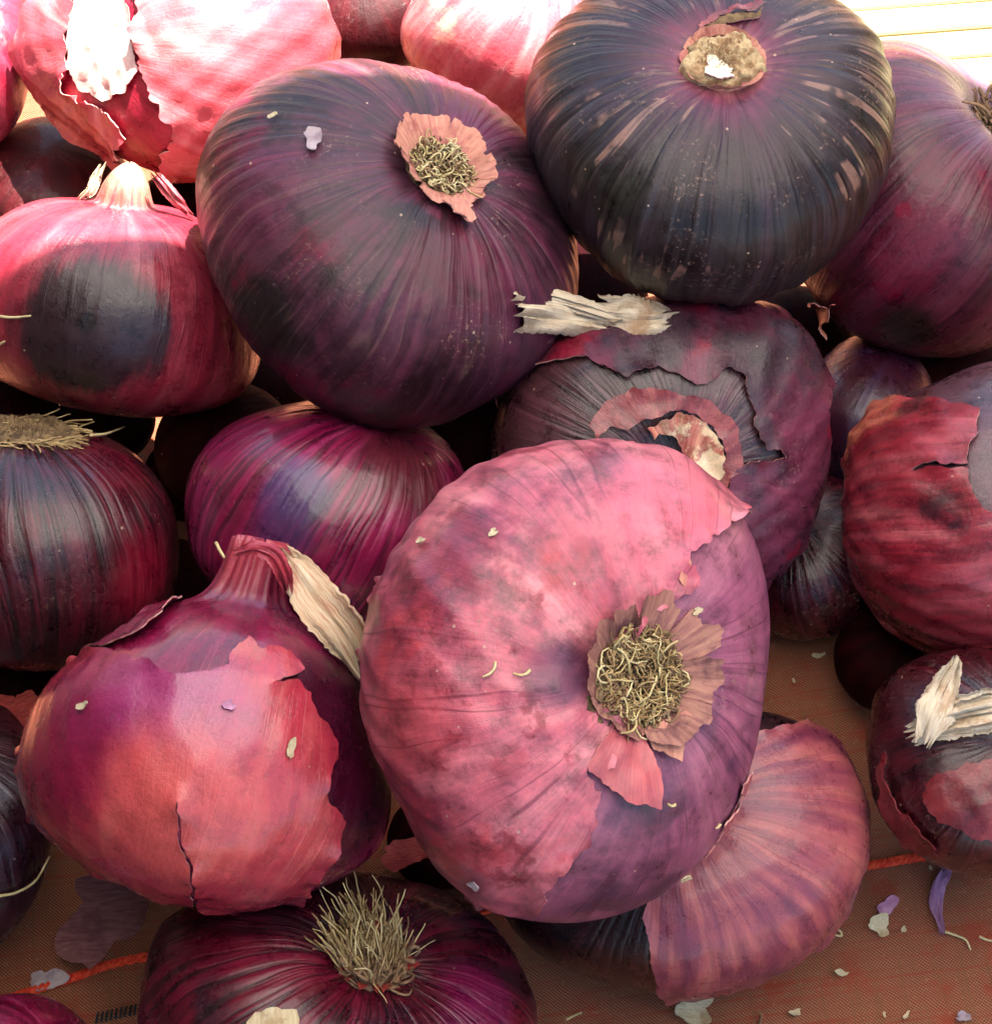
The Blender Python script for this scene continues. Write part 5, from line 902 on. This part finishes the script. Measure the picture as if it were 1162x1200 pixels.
skin(T_, 'T_skinA', M['T_skin'], seed=43, off=0.0012, lift=0.0022, jag=0.0014)
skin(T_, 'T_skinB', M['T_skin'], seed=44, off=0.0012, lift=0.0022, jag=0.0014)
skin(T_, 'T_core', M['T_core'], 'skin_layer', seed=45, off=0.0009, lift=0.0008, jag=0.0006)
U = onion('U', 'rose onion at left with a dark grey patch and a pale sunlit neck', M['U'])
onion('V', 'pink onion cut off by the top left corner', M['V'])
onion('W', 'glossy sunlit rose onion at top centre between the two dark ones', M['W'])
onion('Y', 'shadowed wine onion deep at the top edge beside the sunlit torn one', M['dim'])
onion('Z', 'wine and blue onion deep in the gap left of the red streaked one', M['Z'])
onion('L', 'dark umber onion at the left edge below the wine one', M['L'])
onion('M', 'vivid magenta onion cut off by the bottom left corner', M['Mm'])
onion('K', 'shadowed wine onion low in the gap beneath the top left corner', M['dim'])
onion('X', 'shadowed wine onion deep between the dark patched and violet ones', M['dark'])  # gap filler, its darkness comes from the near-black skin colour
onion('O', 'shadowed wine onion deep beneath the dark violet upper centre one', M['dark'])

onion('N1', 'shadowed wine onion in the gap under the cream twisted stalk', M['dark'])  # from here on fillers, put in to darken the gaps
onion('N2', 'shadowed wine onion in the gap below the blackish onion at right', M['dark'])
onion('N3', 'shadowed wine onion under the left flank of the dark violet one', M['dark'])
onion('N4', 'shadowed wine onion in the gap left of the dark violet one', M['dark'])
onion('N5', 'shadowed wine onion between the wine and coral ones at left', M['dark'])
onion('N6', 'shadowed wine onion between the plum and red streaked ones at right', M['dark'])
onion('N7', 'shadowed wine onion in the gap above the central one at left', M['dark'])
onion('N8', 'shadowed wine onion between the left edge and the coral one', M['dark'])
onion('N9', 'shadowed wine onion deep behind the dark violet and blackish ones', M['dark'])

onion('N10', 'shadowed wine onion at the left edge under the patched rose one', M['dark'])  # more fillers added to close lit gaps, shade in their colour
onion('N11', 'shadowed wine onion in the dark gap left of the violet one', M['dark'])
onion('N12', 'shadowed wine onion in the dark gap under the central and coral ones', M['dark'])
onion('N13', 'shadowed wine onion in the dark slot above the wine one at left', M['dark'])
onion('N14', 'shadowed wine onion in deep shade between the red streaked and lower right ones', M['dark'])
# dry neck leaves of the coral onion (parts of it)
inv = C.M.inverted()
def loc(pts): return [np.array(inv @ Vector(p)) for p in pts]
vdir = np.array(inv.to_3x3() @ Vector((0.25, -0.45, 0.86)))
PX = 0.1721e-3
ribbon('dry_leaf', loc(FREE['leafC']), [w * PX for w in (8, 17, 26, 30, 26, 14)], vdir, M['stalk_pink'], C.e, curl=-0.25, seed=3, fray=0.003)
ribbon('neck_skin', loc(FREE['neckC']), [w * PX for w in (5, 9, 11, 11, 6)], vdir, M['C_flap'], C.e, curl=0.4, seed=4, corr=0.0004)
V_, F_ = [], []; tube(V_, F_, spline(loc(FREE['strawC']), 8), 0.0004, 0.0003); link('neck_fibre', V_, F_, M['root_pale'], C.e)
# papery neck of the rose onion
inv = U.M.inverted()
vdir = np.array(inv.to_3x3() @ Vector((0.0, -0.5, 0.86)))
ribbon('neck_skin', loc(FREE['neckU2']), [w * PX for w in (7, 9, 8, 4)], vdir, M['T_skin'], U.e, curl=0.5, seed=7, corr=0.0004)
ribbon('neck_skin', loc(FREE['neckU3']), [w * PX for w in (4, 7, 8, 5)], vdir, M['stalk'], U.e, curl=0.5, seed=8, corr=0.0004)

# ---------------- loose dry stalks ----------------
def stalk(label, base, parts):
    e = bpy.data.objects.new('dry_stalk', None); COL.objects.link(e); e.location = base
    tag(e, label, 'dry stalk', 'loose dry stalks')
    for path, w, face, kw in parts:
        ribbon('leaf_strip', [np.array(p) for p in path], [x * PX for x in w], face, M['stalk'], e, origin=base, **kw)
up_c = (0.0, -0.55, 0.83)
stalk('cream dry stalk with a twisted knot wedged below the blackish onion', FREE['stalk1'][2],
      [(FREE['stalk1'], (25, 24, 20, 16), (0.1, -0.35, 0.93), dict(curl=0.55, seed=2, corr=0.0010, thick=0.00045)),
       (FREE['stalk1b'], (11, 12, 12, 9), (0.1, -0.75, 0.6), dict(curl=0.6, seed=12, corr=0.0004, thick=0.00045)),
       (FREE['stalk2'], (22, 32, 30, 16), (-0.2, -0.6, 0.77), dict(curl=0.35, seed=3, corr=0.0009, thick=0.0007, twist=0.5)),
       (FREE['stalk3'], (9, 5, 4, 5), up_c, dict(curl=0.4, seed=4, corr=0.0002)),
       (FREE['stalk4'], (6, 8, 5), up_c, dict(curl=0.4, seed=5, corr=0.0002))])
stalk('cream dry stalk with a folded end lying on the dark onion at lower right', FREE['stalkS1'][1],
      [(FREE['stalkS1'], (30, 28, 25, 14), up_c, dict(curl=0.35, seed=6, corr=0.0010, thick=0.00045)),
       (FREE['stalkS2'], (8, 19, 26, 12), (0.1, -0.5, 0.86), dict(curl=0.2, seed=7, corr=0.0006, thick=0.0007))])

# ---------------- crumbs and scraps ----------------
def surf_at(q, key, i):
    d = unit([PTS[key][i]]); return np.array(q.M @ Vector(surf(q.o, d)[0])), np.array(q.M.to_3x3() @ Vector(surf_normal(q.o, d)[0]))
def bit(q, key, i, size, label, kind, mat, turn=0.0, seed=1):
    p, n = surf_at(q, key, i)
    if kind == 'curl':
        u = unit(np.cross(n, [0.3, 0.8, 0.5])); v = np.cross(n, u); u, v = u * math.cos(turn) + v * math.sin(turn), v * math.cos(turn) - u * math.sin(turn)
        path = [p + n * 0.0013 + u * size * a + v * size * b for a, b in ((-1, 0), (-0.4, 0.35), (0.3, 0.35), (1, 0.0))]
        return strand('root_bit', path, 0.00034, mat, label, 'root bit')
    return scrap('skin_flake', p + n * 0.0006, size, n, mat, label, 'flake', seed, 1.6, turn, 0.2)
bit(A, 'bits', 0, 0.00187, 'curved straw root bit left of the central roots', 'curl', M['root_pale'], 1.2)
bit(A, 'bits', 1, 0.00164, 'straight straw root bit nearest the central roots', 'curl', M['root_pale'], 0.5)
bit(A, 'bits', 2, 0.00086, 'pale crumb pair on the upper left flank of the central onion', 'flake', M['flake_cream'], 0.2, 4)
bit(A, 'bits', 3, 0.00070, 'tiny cream flake near the top of the central onion', 'flake', M['flake_cream'], 0.9, 5)
bit(A, 'bits', 4, 0.00094, 'tiny straw bit on the purple below the central roots', 'curl', M['root_pale'], 0.1)
bit(A, 'bits', 5, 0.00078, 'tiny straw bit on the purple lower right rim of the central onion', 'curl', M['root_pale'], 0.7)
bit(A, 'bits', 6, 0.00086, 'white flake on the purple lower edge of the central onion', 'flake', M['flake_cream'], 0.4, 6)
bit(A, 'bits', 7, 0.00094, 'grey scab flake at the lower left of the central onion', 'flake', M['flake_grey'], 0.4, 7)
bit(A, 'bits', 8, 0.00070, 'white speck on the upper right of the central root collar', 'flake', M['flake_cream'], 0.4, 8)
bit(G, 'bitsG', 0, 0.00203, 'grey oblong flake on the dark violet onion', 'flake', M['flake_grey'], 2.2, 9)
bit(G, 'bitsG', 1, 0.00070, 'tiny pale flake at the top left of the dark violet onion', 'flake', M['flake_cream'], 0.4, 10)
bit(C, 'bitsC', 0, 0.00086, 'round cream speck on the left shoulder of the coral onion', 'flake', M['flake_cream'], 0.4, 11)
bit(C, 'bitsC', 1, 0.00094, 'clear peeling flake on the front of the coral onion', 'flake', M['flake_mauve'], 0.4, 12)
bit(C, 'bitsC', 3, 0.00109, 'thin pale sliver on the right of the coral skin', 'flake', M['flake_cream'], 1.5, 13)
UPZ = (0, 0, 1)
def gz(p, h=0.0): return (p[0], p[1], float(clz(p[0], p[1])) + 0.0004 + h)
scrap('skin_flake', gz(FREE['flake_white'][0], 0.0006), 0.0024, (0.1, -0.3, 0.95), M['flake_cream'], 'striped cream flake on the cloth at lower right', 'flake', 3, 1.2, 0.3, 0.25)
scrap('skin_flake', gz(FREE['flake_mauve'][0], 0.0008), 0.0019, (0.3, -0.4, 0.9), M['flake_mauve'], 'mauve flake touching the striped cream one on the cloth', 'flake', 4, 1.5, 1.2, 0.3)
scrap('skin_flake', gz(FREE['garlic'][0], 0.0008), 0.0036, (0.0, -0.2, 0.98), M['flake_cream'], 'cream papery scrap at the bottom edge below the mauve striped onion', 'flake', 5, 1.3, 0.1, 0.3)
scrap('skin_flake', gz(FREE['flake_grey'][0], 0.0005), 0.0030, (0.0, -0.2, 0.98), M['flake_grey'], 'grey see-through flake on the cloth at lower left', 'flake', 6, 1.3, 0.4, 0.15)
cp = [np.array(gz(p, 0.0016)) for p in FREE['curl_purple']]
o = ribbon('peel_curl', [p for p in cp], [w * PX for w in (9, 13, 12, 4)], (0.45, -0.5, 0.75), M['flake_violet'], None, curl=0.5, seed=9, corr=0.0003, thick=0.0003, origin=cp[0]); o.location = cp[0]
tag(o, 'curled violet peel on the cloth under the dark onion at lower right', 'peel')
for k, lab in (('thread1', 'bent straw thread at the tip of the violet peel'), ('thread2', 'short straw thread on the cloth at the right edge'), ('thread3', 'looped straw thread on the cloth beside the mauve striped onion'),
               ('thread4', 'straw thread on the cloth at the bottom, right of the brush-rooted onion'), ('thread5', 'dark short thread at the bottom edge left of the cloth corner'), ('thread7', 'hooked straw thread on the cloth at lower left')):
    strand('root_thread', [np.array(gz(p, 0.0007)) for p in FREE[k]], 0.00033, M['root_pale'] if k != 'thread5' else M['root_brown'], lab, 'root thread', 'loose root threads')
for k, lab in (('thread6', 'long pale root thread arching over the dark umber onion'), ('thread8', 'tiny straw thread at the left edge of the patched rose onion'), ('thread9', 'straight straw thread on the left of the dark patch'), ('thread10', 'straw thread beneath the patched rose onion')):
    strand('root_thread', [np.array(p) for p in FREE[k]], 0.00036, M['root_pale'], lab, 'root thread', 'loose root threads')
for i, (p, lab) in enumerate(zip(FREE['crumb'], ('grey papery crumb on the cloth nearest the bottom right corner', 'small pale crumb at the bottom edge below the cream and mauve flakes', 'tiny crumb at the bottom edge left of the corner crumb',
        'tiny crumb at the bottom edge below the tip of the mauve striped onion', 'pale crumb beside the red stripe at the right of the mauve striped onion', 'thin crumb between the red stripe and the violet peel', 'thin crumb on the cloth below the looped straw thread',
        'tiny crumb between the cream flake and the violet peel', 'pale crumb on the shaded cloth right of the central onion', 'tiny crumb on the shaded cloth under the dusty dark red onion'))):
    scrap('crumb', gz(p, 0.0003), (0.0009, 0.0006, 0.0004)[i % 3] * (1.1 if i == 0 else 0.85), UPZ, M['flake_cream'] if i else M['flake_grey'], lab, 'crumb', 20 + i, 2.0, i * 1.1, 0.3, 'crumbs on the cloth')
scrap('loose_skin', FREE['skin_dark'][0], 0.0105, (0.0, -0.7, 0.7), M['brown_skin'], 'brown loose skin in the shade under the coral onion', 'onion skin', 8, 1.0, 0.3, 0.3)
scrap('loose_skin', FREE['skin_red'][0], 0.0060, (0.3, -0.4, 0.85), M['red_skin'], 'red loose skin at the left edge above the dark umber onion', 'onion skin', 9, 1.1, 0.6, 0.4)
scrap('loose_skin', FREE['sliver'][0], 0.0036, (0.0, -0.5, 0.85), M['red_skin'], 'small red skin sliver in the gap right of the coral onion', 'onion skin', 10, 1.8, 0.2, 0.4)
